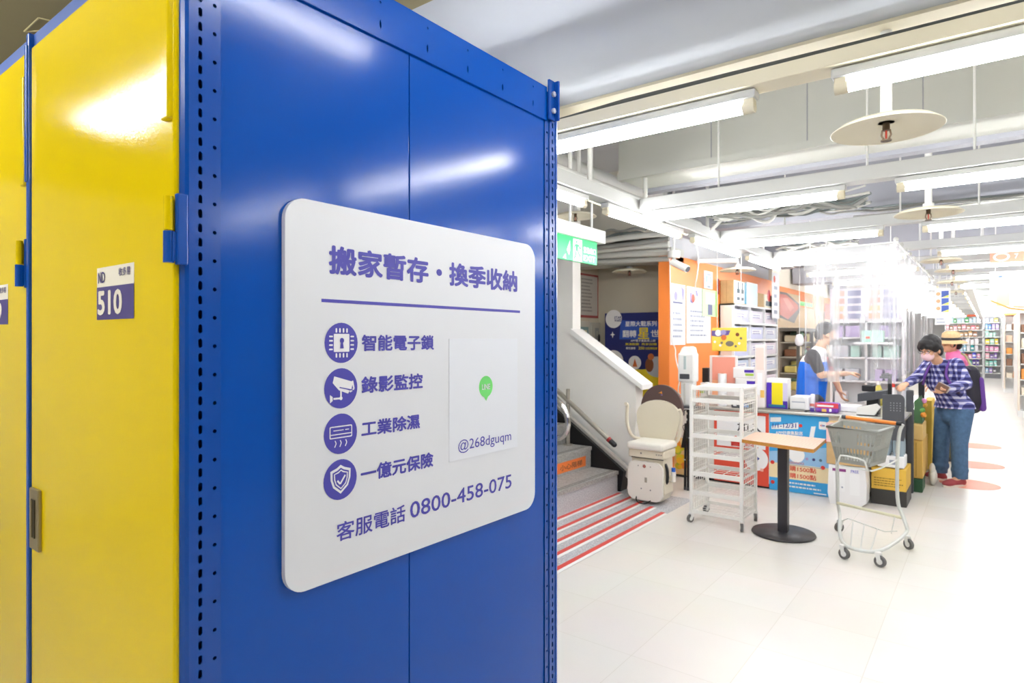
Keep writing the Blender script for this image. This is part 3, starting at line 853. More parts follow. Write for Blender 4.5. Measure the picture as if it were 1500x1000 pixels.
out = [(-2.70, .545), (-2.365, .53), (-2.33, .62), (-2.305, .72)] + arc(-2.52, .77, .218, .145, 0, 180, 16) + [(-2.735, .70), (-2.72, .62)]
MB().prism([(x, 5.59, z) for x, z in out], (0, .035, 0), LC, True).build('backrest', lf)
out = arc(-2.5, .83, .212, .23, 2, 178, 18) + [(-2.70, .76), (-2.31, .76)]
hd = MB().prism([(x, 5.627, z) for x, z in out], (0, .035, 0), LB, True).build('headrest', lf)
p = Print((0, 5.627, 0), (1, 0, 0), (0, 0, 1)); p.poly([(-2.53, .98), (-2.515, .985), (-2.495, 1.0), (-2.49, .97), (-2.505, .978)], mat('flame_orange', 'f59a3c', .5)); p.poly([(-2.51, .965), (-2.485, .968), (-2.49, .955)], mat('flame_violet', '8d6fae', .5)); p.build('emblem', hd)
for sx, pts in (('l', [(-2.66, 5.55, .53), (-2.76, 5.52, .55), (-2.80, 5.5, .68), (-2.795, 5.5, .82), (-2.785, 5.48, .87), (-2.78, 5.44, .875)]), ('r', [(-2.33, 5.55, .53), (-2.29, 5.54, .57), (-2.262, 5.53, .7), (-2.258, 5.53, .8), (-2.265, 5.5, .85)])):
    MB().tube(pts, .016, LC, 10, sub=2).build('armrest', lf)
fr = MB().prism([(x, 5.235, z) for x, z in rround(-2.655, .035, -2.315, .385, .07, 6)], (0, .028, 0), LW, True).build('footrest', lf)
p = Print((0, 5.235, 0), (1, 0, 0), (0, 0, 1))
p.disc(-2.49, .345, .016, mat('mark_red', 'b06a5c', .6), 14); p.disc(-2.55, .345, .006, mat('mark_grey', 'a9a292', .6), 10); p.disc(-2.43, .345, .006, mat('mark_grey', 'a9a292', .6), 10)
p.rect(-2.487, .2, -2.463, .245, mat('mark_grey', 'a9a292', .6)); p.disc(-2.52, .14, .006, DARK, 10); p.disc(-2.43, .135, .006, DARK, 10)
p.build('markings', fr)
MB().tube([(-2.57, 5.25, .075), (-2.565, 5.215, .03), (-2.52, 5.2, .012), (-2.46, 5.2, .014), (-2.42, 5.25, .05)], .005, BLACK, 6, sub=2).build('wire', lf)
MB().cyl((-2.29, 5.42, .2), (-2.29, 5.42, .29), .024, LW, 12).cyl((-2.29, 5.42, .29), (-2.29, 5.42, .325), .018, mat('cap_blue', '2566c8', .4), 12).box((-2.33, 5.39, .21), (-2.29, 5.45, .25), LC).build('handset', lf)
MB().tube([(-2.33, 5.33, .37), (-2.31, 5.33, .33), (-2.31, 5.34, .22), (-2.33, 5.35, .19)], .014, BLACK, 8, sub=1).build('strap', lf)
MB().box((-2.72, 5.5, .13), (-2.66, 5.56, .18), LC).cyl((-2.72, 5.5, .505), (-2.66, 5.5, .505), .012, BLACK).build('lever', lf)

# notice frame and switch boxes in the recess
a, b = onX(839.5, 398, -4.066), onX(875, 466, -4.066)
nt_ = thing('framed_notice', 'red-framed grey notice sheet on the recess wall beside the stairs', 'notice', (-4.06, (a.y + b.y) / 2, b.z))
MB().box((-4.07, a.y, b.z), (-4.05, b.y, a.z), mat('frame_red', 'a84a48', .5), .003).build('frame', nt_)
p = Print((-4.05, 0, 0), (0, 1, 0), (0, 0, 1)); p.rect(a.y + .025, b.z + .03, b.y - .025, a.z - .025, mat('sheet_grey', 'c4c0b8', .5)); p.up()
scribble(p, a.y + .17, a.z - .08, b.y - .14, 10, .044, mat('ink_pale', '8d8a84', .6), 4); p.build('sheet', nt_)
for k, (x0, y0, x1, y1, c) in enumerate(((841, 470, 860, 507, 'c9c8bc'), (862.5, 472, 875, 506, 'b5b2a6'))):
    a, b = onX(x0, y0, -4.06), onX(x1, y1, -4.06)
    t = thing('switch_box', 'electrical box under the red notice frame, %s' % ('teal-fronted one' if k == 0 else 'grey one by the corner'), 'electrical box', (-4.06, (a.y + b.y) / 2, b.z))
    MB().box((-4.07, a.y, b.z), (-4.01, b.y, a.z), P(c), .006).build('case', t)
    p = Print((-4.01, 0, 0), (0, 1, 0), (0, 0, 1)); p.rect(a.y + .07, b.z + .05, b.y - .05, a.z - .07, mat('teal_grey', '7f9c98', .5) if k == 0 else mat('face_grey', '8f9290', .5)); p.up(); p.rect(a.y + .12, a.z - .17, b.y - .09, a.z - .11, mat('label_cream', 'ddd6b4', .6)); p.build('front_panel', t)
    if k: MB().ball((-4.0, b.y - .06, b.z + .09), (.012, .025, .06), BLACK, 10).build('switch', t)

# blue poster board leaning in the recess
def Q(px, py, Y):
    q = onY(px, py, Y); return q.x, q.z
PY = 7.06
(x0, z1), (_, z0) = Q(886, 459, PY), Q(885, 600, PY)
pb = thing('poster_board', 'dark blue space-themed promotion poster board leaning in the stair recess', 'poster', (x0 + .5, PY, .02))
NAVY = mat('poster_navy', '20296f', .45)
MB().box((x0, PY, .02), (-2.9, PY + .02, z1), NAVY, .003).build('board', pb)
p = Print((0, PY, 0), (1, 0, 0), (0, 0, 1), .0009, .001)
def q(px, py): return Q(px, py, PY)
W_, YL = mat('print_white', 'f2f2f0', .5), mat('print_yellow', 'f2dc2c', .5)
CY = mat('print_cyan', '5fb2e0', .5)
xb, zb = q(930, 560); p.poly([(x0 + .25, .02), (-2.9, .02), (-2.9, q(968, 536)[1]), (q(940, 541)[0], q(940, 541)[1]), (q(915, 540)[0], q(915, 540)[1]), (x0 + .25, .8)], YL)
a = q(920, 485); b = q(967, 485); p.poly([(a[0] - .1, a[1] + .14), (b[0] + .2, b[1] + .1), (b[0] + .2, b[1] - .1), (a[0] - .12, a[1] - .1)], mat('print_blue_glow', '2f57b8', .5)); p.up()
c = q(899, 467); p.disc(c[0], c[1], .115, W_); c1 = q(899, 516 + 10); p.disc(c1[0], c1[1] - .02, .135, W_); c2 = q(912, 538); p.disc(c2[0], c2[1], .07, W_)
c3 = q(930, 531); p.disc(c3[0], c3[1], .085, W_); p.up()
p.text('STAR', c[0] + .01, c[1], .033, NAVY, .1, .02, 'l'); p.text('WARS', c[0] + .01, c[1] - .036, .033, NAVY, .1, .02, 'l')
p.poly([(c1[0] - .1, c1[1] - .06), (c1[0] - .02, c1[1] + .05), (c1[0] + .06, c1[1] + .04), (c1[0] + .09, c1[1] - .07), (c1[0], c1[1] - .11)], NAVY)
p.poly([(c3[0] - .03, c3[1] - .05), (c3[0], c3[1] + .05), (c3[0] + .035, c3[1] - .05)], mat('print_orange', 'd9773f', .5))
s1, s2 = q(916, 477), q(962, 469); p.text('星際大戰系列', s1[0], s1[1] - .01, .065, W_, s2[0] - s1[0], .02)
s1, s2 = q(912, 494), q(968, 480); p.text('翻轉', s1[0], s1[1], .09, W_, .19, .02); p.text('星', s1[0] + .21, s1[1] - .02, .14, YL, .15, .02); p.text('世界', s1[0] + .38, s1[1], .09, W_, .24, .02)
s1 = q(924, 500.5); p.text('APP電子集點再上線', s1[0], s1[1], .03, W_, .33, .01)
s1 = q(916, 505.5); p.text('集滿點數', s1[0], s1[1], .03, YL, .19, .01); p.text('再享加購', s1[0] + .22, s1[1], .03, YL, .2, .01)
s1 = q(917, 511.5); p.text('最低優惠', s1[0], s1[1], .03, W_, .13, .01); p.text('250', s1[0] + .17, s1[1], .035, YL, .08, .02); p.text('元起帶回家', s1[0] + .26, s1[1], .03, YL, .16, .01)
st = q(897.5, 490); p.poly([(st[0], st[1] + .045), (st[0] + .01, st[1] + .01), (st[0] + .035, st[1]), (st[0] + .01, st[1] - .01), (st[0], st[1] - .045), (st[0] - .01, st[1] - .01), (st[0] - .035, st[1]), (st[0] - .01, st[1] + .01)], W_)
c4 = q(957, 537); p.disc(c4[0] + .05, c4[1], .15, mat('print_pale_blue', 'ccd4de', .5), ry=.125); p.up(); p.disc(c4[0] - .05, c4[1] + .02, .055, mat('print_brown', '8a5230', .5), ry=.085); p.disc(c4[0] - .03, c4[1] + .12, .04, mat('print_orange', 'd9773f', .5))
p.build('print', pb)

# ============================================================ FRONT FLOOR ITEMS
def caster(mb_parent, x, y, r=.03, h=.075, rz=0., bodymat=None):
    d = Vector((math.cos(rz), math.sin(rz), 0)); w = Vector((-d.y, d.x, 0))
    c = Vector((x, y, r)) + d * .012
    wb = MB().cyl(c - w * .011, c + w * .011, r, RUBBER, 20).cyl(c - w * .0115, c + w * .0115, r * .55, WMETAL, 14)
    fk = MB()
    for s in (-1, 1):
        fk.prism([c + w * s * .015 + Vector((0, 0, -.008)), c + w * s * .015 + d * .012, Vector((x, y, h)) + w * s * .015 + d * .016, Vector((x, y, h)) + w * s * .015 - d * .016, c + w * s * .015 - d * .012], w * s * .003, bodymat or WMETAL)
    fk.cyl((x, y, h - .004), (x, y, h + .006), .02, bodymat or WMETAL, 12)
    f = fk.build('caster', mb_parent)
    wb.build('wheel', f)

# white rack on casters
RW = mat('rack_white', 'f3f2ec', .4)
X0, X1, Y0, Y1 = -1.945, -1.54, 4.97, 5.33
rk = thing('wheeled_rack', 'white seven-tier wheeled rack with meshed ends, mostly empty', 'rack', ((X0 + X1) / 2, (Y0 + Y1) / 2, 0))
for x in (X0, X1):
    for y in (Y0, Y1):
        MB().box((x - .013, y - .013, .075), (x + .013, y + .013, 1.125), RW, .004).build('post', rk)
        caster(rk, x, y, .03, .072, -1.2 if x == X1 else -2.0)
for k, z in enumerate((.09, .245, .4, .555, .71, .865, 1.0, 1.1)):
    m = MB()
    f = .018 if k else .014
    for y in (Y0, Y1): m.box((X0, y - .006, z - f), (X1, y + .006, z + f), RW, .002)
    for x in (X0, X1): m.box((x - .005, Y0, z - .008), (x + .005, Y1, z + .008), RW)
    if k == 7: m.box((X0, Y0, z - .006), (X1, Y1, z + .004), RW)
    else:
        for j in range(1, 5): m.cyl((X0, Y0 + (Y1 - Y0) * j / 5, z - .012), (X1, Y0 + (Y1 - Y0) * j / 5, z - .012), .0024, RW, 6)
        for j in range(1, 4): m.cyl((X0 + (X1 - X0) * j / 4, Y0, z - .015), (X0 + (X1 - X0) * j / 4, Y1, z - .015), .0024, RW, 6)
    m.build('shelf', rk)
for x in (X0, X1):
    m = MB()
    for j in range(1, 8): m.cyl((x, Y0 + (Y1 - Y0) * j / 8, .1), (x, Y0 + (Y1 - Y0) * j / 8, 1.1), .003, RW, 6)
    for j in range(1, 24): m.cyl((x, Y0, .1 + j * .0417), (x, Y1, .1 + j * .0417), .0022 if j % 3 else .004, RW, 6)
    m.build('end_mesh', rk)

# cafe table
tb = thing('cafe_table', 'light wood pedestal table with black post and round foot', 'table', (-1.262, 5.09, 0))
a, b, c_, d_ = (-1.487, 4.79), (-1.41, 5.21), (-.945, 4.985), (-1.03, 4.5)
pts = [onZ(px, py, .75) for px, py in ((1086, 643), (1192, 658), (1210, 642.5), (1107, 632))]
TW = wood_mat('table_top_wood', 'dcb9a0', 'd2ab90'); TE = mat('table_edge_wood', 'c98b3c', .45, vary=.08, scale=30)
ctr = sum(pts, Vector()) / len(pts); t2 = []
n = len(pts)
for i in range(n):                                  # round every corner a little
    p_, q_, r_ = pts[i - 1], pts[i], pts[(i + 1) % n]
    t2 += [q_.lerp(p_, min(.3, .045 / max((q_ - p_).length, .01))), q_.lerp(ctr, .01), q_.lerp(r_, min(.3, .05 / max((q_ - r_).length, .01)))]
MB().prism([p_ + Vector((0, 0, -.026)) for p_ in t2], (0, 0, .024), TE).prism([p_ + Vector((0, 0, -.002)) for p_ in t2], (0, 0, .002), TW).build('tabletop', tb)
BM = mat('table_black', '39373a', .4)
MB().box((-1.297, 5.055, .015), (-1.227, 5.125, .715), BM, .004).build('post', tb)
MB().box((-1.39, 4.96, .71), (-1.13, 5.22, .723), BM).build('bracket', tb)
MB().lathe([(.01, .001), (.225, .001), (.23, .008), (.225, .018), (.05, .024), (.01, .024)], BM, (-1.262, 5.09, 0), 40).build('foot', tb)

# shopping trolley
ct = thing('shopping_trolley', 'small white-framed shopping trolley with a grey basket and orange handle', 'trolley', (-.7, 5.08, 0))
CG = mat('trolley_frame', 'dfe2dd', .3, metal=.2)
RL, RR = Vector((-.925, 5.42, 0)), Vector((-.47, 5.27, 0))
FL, FR = Vector((-.80, 4.77, 0)), Vector((-.585, 4.745, 0))
z = lambda v, h: Vector((v.x, v.y, h))
HL, HR = Vector((-.905, 5.38, .9)), Vector((-.497, 5.29, .885))
MB().tube([HR, (-.50, 5.29, .88), (-.525, 5.31, .82), (-.538, 5.33, .6), (-.538, 5.33, .3), (-.50, 5.31, .22), z(RR, .15), z(RR, .12), (-.50, 5.1, .10), z(FR, .09), (-.69, 4.73, .085), z(FL, .09), (-.88, 5.1, .1), z(RL, .12), (-.945, 5.42, .22), (-.94, 5.4, .34), (-.945, 5.4, .55), (-.93, 5.4, .82), (-.915, 5.39, .89), HL], .0125, CG, 10, sub=2).build('frame', ct)
hd = MB().cyl(HL.lerp(HR, .06), HL.lerp(HR, .93), .0135, mat('handle_orange', 'f28a33', .4), 14).build('handle', ct)
MB().cyl(HL.lerp(HR, .9), HL.lerp(HR, .985), .016, BLACK, 14).cyl(HL, HL.lerp(HR, .07), .016, DARK, 14).build('grip_end', hd)
MB().cyl((-.945, 5.4, .225), (-.50, 5.31, .205), .011, mat('bar_ivory', 'e9e6c8', .4), 10).build('cross_bar', ct)
m = MB()
for pts in ([(-.9, 5.38, .1), (-.86, 5.35, .13), (-.60, 5.2, .115), (-.53, 5.25, .12)], [(-.74, 5.27, .12), (-.69, 4.75, .09)], [(-.82, 5.3, .12), (-.75, 4.76, .09)], [(-.65, 5.23, .12), (-.63, 4.75, .09)], [(-.55, 5.32, .21), (-.56, 5.2, .11)]): m.tube(pts, .004, CG, 6)
m.build('lower_tray', ct)
m = MB().tube([(-.94, 5.38, .62), (-.86, 4.93, .6), (-.845, 4.915, .66), (-.835, 4.91, .685), (-.69, 4.9, .665), (-.68, 4.905, .64), (-.67, 4.92, .58), (-.6, 5.15, .585), (-.535, 5.31, .62)], .006, CG, 8, sub=1)
m.tube([(-.85, 4.95, .6), (-.67, 4.93, .59)], .006, CG, 8)
m.build('basket_carrier', ct)
# basket: sloped, slotted walls
BK = mat('basket_grey', '9a9c95', .5)
T = [Vector((-.925, 4.92, .872)), Vector((-.61, 4.9, .868)), Vector((-.55, 5.27, .862)), Vector((-.9, 5.33, .872))]
B = [Vector((-.875, 4.97, .622)), Vector((-.66, 4.955, .61)), Vector((-.60, 5.22, .61)), Vector((-.85, 5.27, .622))]
m = MB(); m.prism(B, (0, 0, .008), BK)
th = .006
for i in range(4):
    t0, t1, b0, b1 = T[i], T[(i + 1) % 4], B[i], B[(i + 1) % 4]
    nrm = (t1 - t0).cross(b0 - t0).normalized() * th
    def pt(u, v): return t0.lerp(t1, u).lerp(b0.lerp(b1, u), v)
    def panel(u0, u1, v0, v1): m.prism([pt(u0, v0), pt(u1, v0), pt(u1, v1), pt(u0, v1)], nrm, BK)
    panel(0, 1, 0, .12); panel(0, 1, .44, .56); panel(0, 1, .9, 1)
    nn = 12
    for k in range(nn + 1):
        u = k / nn
        panel(max(0, u - .018), min(1, u + .018), .12, .44); panel(max(0, u - .014), min(1, u + .014), .56, .9)
    if i in (0, 2): panel(.24, .62, .12, .44)
    else: panel(.35, .65, .12, .44)
bk = m.build('basket', ct)
MB().tube([T[0], T[1], T[2], T[3]], .0095, BK, 8, closed=True).build('rim', bk)
for v, a in ((RL, -2.2), (RR, -.7), (FL, -.4), (FR, -.35)): caster(ct, v.x, v.y, .036, .088, a)

# automatic dispenser on a black tripod
dp = thing('sanitizer_dispenser', 'white automatic hand sanitizer dispenser on a folded black tripod', 'dispenser', (-2.375, 5.98, 0))
DW = mat('dispenser_white', 'f4f3f0', .35)
bd = MB().box((-2.46, 5.92, 1.075), (-2.285, 6.04, 1.36), DW, .02).prism([(-2.45, 5.93, 1.34), (-2.295, 5.93, 1.34), (-2.32, 5.95, 1.41), (-2.345, 5.95, 1.425), (-2.4, 5.95, 1.425), (-2.425, 5.95, 1.41)], (0, .1, 0), DW)
bo = bd.build('body', dp)
MB().box((-2.395, 5.914, 1.2), (-2.37, 5.921, 1.33), mat('level_window', 'c2cfcf', .2), .003).build('level_window', bo)
MB().box((-2.435, 5.913, 1.105), (-2.335, 5.921, 1.155), DARK, .004).build('display', bo)
MB().box((-2.44, 5.945, .84), (-2.30, 6.02, 1.08), DW, .012).box((-2.405, 5.938, .86), (-2.385, 5.947, 1.06), mat('groove_grey', 'd9d7d0', .5)).build('back_plate', dp)
MB().box((-2.47, 5.87, .822), (-2.275, 6.03, .84), DARK, .004).box((-2.46, 5.88, .812), (-2.285, 6.02, .823), DW).build('drip_tray', dp)
m = MB().cyl((-2.375, 5.99, .5), (-2.375, 5.99, .815), .011, BLACK, 12)
for z_ in (.79, .73, .67): m.cyl((-2.375, 5.99, z_ - .018), (-2.375, 5.99, z_ + .018), .019, BLACK, 12)
m.tube([(-2.385, 5.98, .8), (-2.41, 5.97, .79), (-2.415, 5.97, .74)], .006, BLACK, 6)
pl = m.build('pole', dp)
for k in range(3):
    dx = -.034 + .034 * k
    g = MB().cyl((-2.375 + dx * .8, 5.99, .66), (-2.375 + dx, 5.99 - .01 * (k == 1), .01), .0125, BLACK, 10).cyl((-2.375 + dx, 5.99 - .01 * (k == 1), .0), (-2.375 + dx, 5.99 - .01 * (k == 1), .03), .0135, DARK, 10)
    for z_ in (.52, .3): g.cyl((-2.375 + dx, 5.99, z_ - .006), (-2.375 + dx, 5.99, z_ + .006), .0145, ZINC, 10)
    g.build('leg', dp)
MB().prism([(-2.44, 5.96, .42), (-2.39, 5.96, .42), (-2.39, 5.96, .6), (-2.41, 5.96, .58)], (0, .03, 0), BLACK).tube([(-2.41, 5.975, .58), (-2.43, 5.975, .63), (-2.39, 5.975, .66)], .004, BLACK, 6).build('pouch', dp)
pipe('cable', 'white cable running down the orange wall corner to the sanitizer dispenser', [onX(981, 378, -2.735), onX(982, 420, -2.735), onX(983, 500, -2.735), onX(990, 510, -2.725), (-2.6, 6.2, 1.3), (-2.5, 6.1, 1.12), (-2.52, 6.06, .95), (-2.44, 6.03, .92)], .006, WMETAL, None, 2, 'cable')
pipe('cable', 'white cable hanging loosely in front of the orange wall papers', [onD(1019, 352, 6.4), onD(1024, 380, 6.4), onD(1021, 405, 6.5), onD(1018, 418, 6.55), onX(1019, 440, -2.73)], .006, WMETAL, None, 2, 'cable')

# security camera hanging at the corner of the orange wall
a = onD(987, 372, 6.55)
sc_ = thing('security_camera', 'white bullet security camera at the corner of the orange wall', 'camera', tuple(a))
MB().cyl((a.x, a.y, a.z), (a.x, a.y, 3.4), .012, WMETAL, 8).build('hanger_rod', sc_)
MB().cyl(a + Vector((0, 0, -.04)), a + Vector((0, 0, .03)), .065, WMETAL, 20).build('junction_box', sc_)
b, c_ = onD(988, 385, 6.5), onD(1007, 394, 6.38)
MB().cyl(a + Vector((0, 0, -.04)), b, .018, WMETAL, 10).build('arm', sc_)
ax = (c_ - b).normalized()
k = MB().cyl(b - ax * .03, c_, .037, WMETAL, 20).build('barrel', sc_)
MB().cyl(c_, c_ + ax * .012, .03, DARK, 18).build('lens', k)

# ============================================================ ORANGE WALL: NOTICES, CARTONS, CABINET
INKP = mat('ink_lilac', '9a94c4', .6); INKG = mat('ink_grey', '9fa6b8', .6); INKR = mat('ink_red', 'e2674f', .6)
PAPER = mat('paper_white', 'f3f3f5', .6)
def wall_sheet(name, label, px0, py0, px1, py1, paint, base=PAPER, X=-2.745):
    a, b = onX(px0, py0, X), onX(px1, py1, X)
    z1 = (onX((px0 + px1) / 2, (py0 + py1) / 2, X).z + abs(onX(px0, py0, X).z - onX(px0, py1, X).z) / 2)
    z0 = z1 - abs(onX(px0, py0, X).z - onX(px0, py1, X).z)
    p = Print((X, 0, 0), (0, 1, 0), (0, 0, 1), .001, 0.)
    p.rect(a.y, z0, b.y, z1, base); p.up(); paint(p, a.y, z0, b.y, z1)
    p.mb.box((X - .004, a.y, z0), (X - .0005, b.y, z1), base)
    return solo(name, p.mb, label, 'notice')
def nA(p, y0, z0, y1, z1):
    h, w = z1 - z0, y1 - y0
    p.poly([(y0 + w * .7, z1 - .02), (y1 - .03, z1 - .05), (y1 - .06, z1 - .2), (y0 + w * .75, z1 - .12)], INKP); p.disc(y0 + w * .35, z1 - h * .2, .05, INKP); p.rect(y0 + w * .15, z1 - h * .32, y0 + w * .8, z1 - h * .29, mat('ink_slate', '6f7494', .6))
    scribble(p, y0 + .06, z0 + h * .5, y1 - .05, 5, h * .095, INKG, 2)
def nB(p, y0, z0, y1, z1):
    h, w = z1 - z0, y1 - y0
    p.poly([(y0 + w * .1, z1 - h * .12), (y0 + w * .2, z1 - h * .1), (y0 + w * .26, z1 - h * .3), (y0 + w * .14, z1 - h * .28)], INKP)
    p.poly([(y0 + w * .34, z1 - h * .05), (y0 + w * .42, z1 - h * .06), (y0 + w * .46, z1 - h * .16), (y0 + w * .37, z1 - h * .15)], INKP); p.disc(y0 + w * .25, z1 - h * .2, .05, INKR)
    scribble(p, y0 + .1, z0 + h * .55, y1 - .1, 6, h * .085, INKG, 5)
wall_sheet('notice_sheet', 'tall white notice sheet nearest the corner of the orange wall', 982, 415, 1004, 506, nA)
wall_sheet('notice_sheet', 'wide white notice sheet right of the first one on the orange wall', 1006, 420, 1041, 504, nB)
def nC(p, y0, z0, y1, z1):
    p.rect(y0 + .06, z0 + .08, y1 - .06, z1 - .3 * (z1 - z0), mat('ink_sky', '9fc4d8', .6)); p.up(); scribble(p, y0 + .1, z1 - .05, y1 - .06, 5, .05, INKG, 8); p.disc((y0 + y1) / 2, (z0 + z1) / 2, .05, PAPER)
wall_sheet('notice_sheet', 'small pale blue notice high on the orange wall', 1031.5, 397, 1044, 423, nC, mat('paper_sky', 'd3e3ea', .6))
def nD(p, y0, z0, y1, z1):
    w, h = y1 - y0, z1 - z0
    p.rect(y0 + w * .2, z0 + h * .45, y1 - w * .15, z1 - h * .1, mat('ink_mint', 'cfe8cf', .6)); p.up(); p.rect(y0 + w * .35, z0 + h * .06, y0 + w * .65, z0 + h * .45, mat('ink_slate', '6f7494', .6)); p.rect(y1 - w * .1, z0, y1 - w * .03, z1, mat('ink_leaf', '8fc84a', .6))
wall_sheet('notice_poster', 'green and white notice poster below the pale blue one on the orange wall', 1029, 424, 1050.5, 464, nD, mat('paper_green', 'c4e2b4', .6), -2.735)

# tall cabinet of small drawers with cartons on top
CX, CY0, CY1 = -2.56, 7.95, 10.0
cb = thing('display_cabinet', 'white wall cabinet with rows of pale leaflet pockets by the orange wall', 'cabinet', (-2.65, 9, .78))
m = MB().box((-2.748, CY0, .78), (CX, CY0 + .03, 1.945), WHITE).box((-2.748, CY1 - .03, .78), (CX, CY1, 1.945), WHITE).box((-2.748, CY0, 1.925), (CX, CY1, 1.945), WHITE).box((-2.748, CY0, .78), (-2.73, CY1, 1.945), WHITE).box((-2.748, CY0, .78), (CX, CY1, .8), WHITE)
for y in (CY0 + .68, CY0 + 1.36): m.box((-2.748, y, .8), (CX + .002, y + .02, 1.93), WHITE)
m.build('carcass', cb)
for z_ in (1.03, 1.25, 1.47, 1.69): MB().box((-2.73, CY0 + .03, z_), (CX + .004, CY1 - .03, z_ + .025), WMETAL).build('shelf', cb)
MB().box((-2.7, CY0 - .012, .8), (-2.58, CY0, 1.92), mat('cabinet_end', 'e9e3da', .5)).build('end_panel', cb)
cols = ('cfd1ea', 'd9deea', 'e2dde6', 'cdd8ea', 'e6dae2', 'd6d8f0')
for r_ in range(5):
    for c_ in range(3):
        y = CY0 + .06 + .68 * c_; z_ = (.8, 1.055, 1.275, 1.495, 1.715)[r_]
        m = MB().box((-2.66, y, z_ + .001), (-2.575, y + .58, z_ + .165), P(cols[(r_ * 3 + c_ * 2) % 6]), .004)
        p = Print((-2.575, 0, 0), (0, 1, 0), (0, 0, 1)); p.rect(y + .06, z_ + .07, y + .5, z_ + .13, PAPER); p.up(); scribble(p, y + .1, z_ + .1, y + .46, 2, .03, INKP, r_ * 3 + c_)
        m.add(p.mb.v[:4], [(0, 1, 2, 3)], PAPER)
        for f, mi in zip(p.mb.f[1:], p.mb.mi[1:]): m.add([p.mb.v[i] for i in f], [list(range(len(f)))], p.mb.mats[mi])
        solo('leaflet_box', m, 'pale leaflet box, %s column, %s row down in the white wall cabinet' % (('left', 'middle', 'right')[c_], ('fifth', 'fourth', 'third', 'second', 'first')[r_]), 'box', 'leaflet boxes in the wall cabinet')
def carton(label, y0, y1, z0, z1, side, front, paint=None, x0=-2.74, x1=-2.57):
    t = thing('carton', label, 'box', ((x0 + x1) / 2, (y0 + y1) / 2, z0))
    MB().box((x0, y0, z0), (x1, y1, z1), side, .006).build('body', t)
    p = Print((x1, 0, 0), (0, 1, 0), (0, 0, 1), .001, .001); p.rect(y0 + .01, z0 + .01, y1 - .01, z1 - .01, front); p.up()
    if paint: paint(p, y0, z0, y1, z1)
    p.build('front_print', t)
    p = Print((0, y0, 0), (1, 0, 0), (0, 0, 1)); p.rect(x0 + .075, z0 + .01, x0 + .085, z1 - .01, mat('tape_tan', 'b8935f', .4)); p.build('tape', t)
def wine(p, y0, z0, y1, z1):
    for k in range(2):
        y = y0 + (y1 - y0) * (.35 + .3 * k); p.rect(y - .06, z0 + .05, y + .06, z1 - .11, mat('ink_bottle', '2a4650', .5)); p.rect(y - .024, z1 - .11, y + .024, z1 - .02, mat('ink_bottle', '2a4650', .5))
    p.up()
    for k in range(2):
        y = y0 + (y1 - y0) * (.35 + .3 * k); p.rect(y - .05, z0 + .09, y + .05, z0 + .14, PAPER)
    p.rect(y1 - .1, z0 + .01, y1 - .01, z1 - .01, mat('ink_teal', '2f93b4', .5))
def redpic(p, y0, z0, y1, z1):
    p.disc((y0 + y1) / 2, z0 + .18, .09, mat('ink_crimson', 'c2352c', .5)); p.rect(y0 + .06, z0 + .03, y1 - .05, z0 + .1, mat('ink_bottle', '2a4650', .5))
carton('brown carton with bottle print on its front, first on the wall cabinet', 7.97, 8.5, 1.946, 2.25, CARD, PAPER, wine)
carton('white carton, second on the wall cabinet beside the bottle print', 8.52, 9.0, 1.946, 2.26, mat('carton_white', 'e4e6ea', .6), mat('paper_sky', 'd3e3ea', .6))
carton('plain brown carton, third on the wall cabinet', 9.02, 9.3, 1.946, 2.14, CARD, CARD)
carton('cream carton with dark red picture at the far end of the wall cabinet', 9.33, 9.78, 1.946, 2.14, mat('carton_cream', 'e8ddc6', .6), mat('carton_cream', 'e8ddc6', .6), redpic)
a, b = onX(1131, 397, -2.55), onX(1141.5, 470, -2.55)
wall_sheet('hanging_sheet', 'long white price sheet hanging at the far end of the wall cabinet', 1131, 399, 1141.5, 467, lambda p, y0, z0, y1, z1: (p.disc(y0 + .12, z1 - .1, .05, INKR), scribble(p, y0 + .1, z1 - .25, y1 - .1, 5, .12, INKG, 3)), PAPER, -2.54)
wall_sheet('red_notice', 'dark red strip notice on the orange wall left of the brown carton', 1050.8, 408, 1053.5, 431, lambda *a: None, mat('ink_maroon', '8a2f22', .6), -2.74)

# ============================================================ CHECKOUT COUNTER
CT = mat('counter_steel', 'c2bfb6', .25, metal=.35); CB = mat('counter_body', 'e9e6e0', .5)
co = thing('checkout_counter', 'long checkout counter with steel top and posters along its front', 'counter', (-1.8, 6.8, 0))
MB().box((-2.745, 6.52, .05), (-.9, 7.05, .765), CB, .004).build('body', co)
MB().box((-2.745, 6.54, 0), (-.9, 7.0, .05), BLACK).build('kick_board', co)
MB().box((-2.745, 6.48, .765), (-.6, 7.08, .79), CT, .006).build('worktop', co)
MB().box((-1.88, 6.53, .79), (-1.42, 6.83, .802), BLACK, .003).box((-1.86, 6.5, .79), (-1.42, 6.53, .808), STEEL).build('conveyor_belt', co)
MB().box((-.86, 6.96, .0), (-.64, 7.05, .765), DARK).build('end_support', co)
def front_poster(name, label, px0, py0, px1, py1, base, paint, Y=6.515):
    (x0, z1), (x1, z0) = Q(px0, py0, Y), Q(px1, py1, Y)
    p = Print((0, Y, 0), (1, 0, 0), (0, 0, 1), .0008, 0.); p.rect(x0, z0, x1, z1, base); p.up(); paint(p, x0, z0, x1, z1)
    p.mb.box((x0, Y + .001, z0), (x1, Y + .0045, z1), base)
    return solo(name, p.mb, label, 'poster')
RED = mat('poster_red', 'e2503a', .5); SKY = mat('poster_sky', '3aa8e8', .5); SKY2 = mat('poster_haze', '9cc8ee', .5)
CBL = mat('logo_blue', '2a3f98', .5); CRE = mat('logo_red', 'd8382f', .5); PCR = mat('poster_cream', 'f8e6bc', .5)
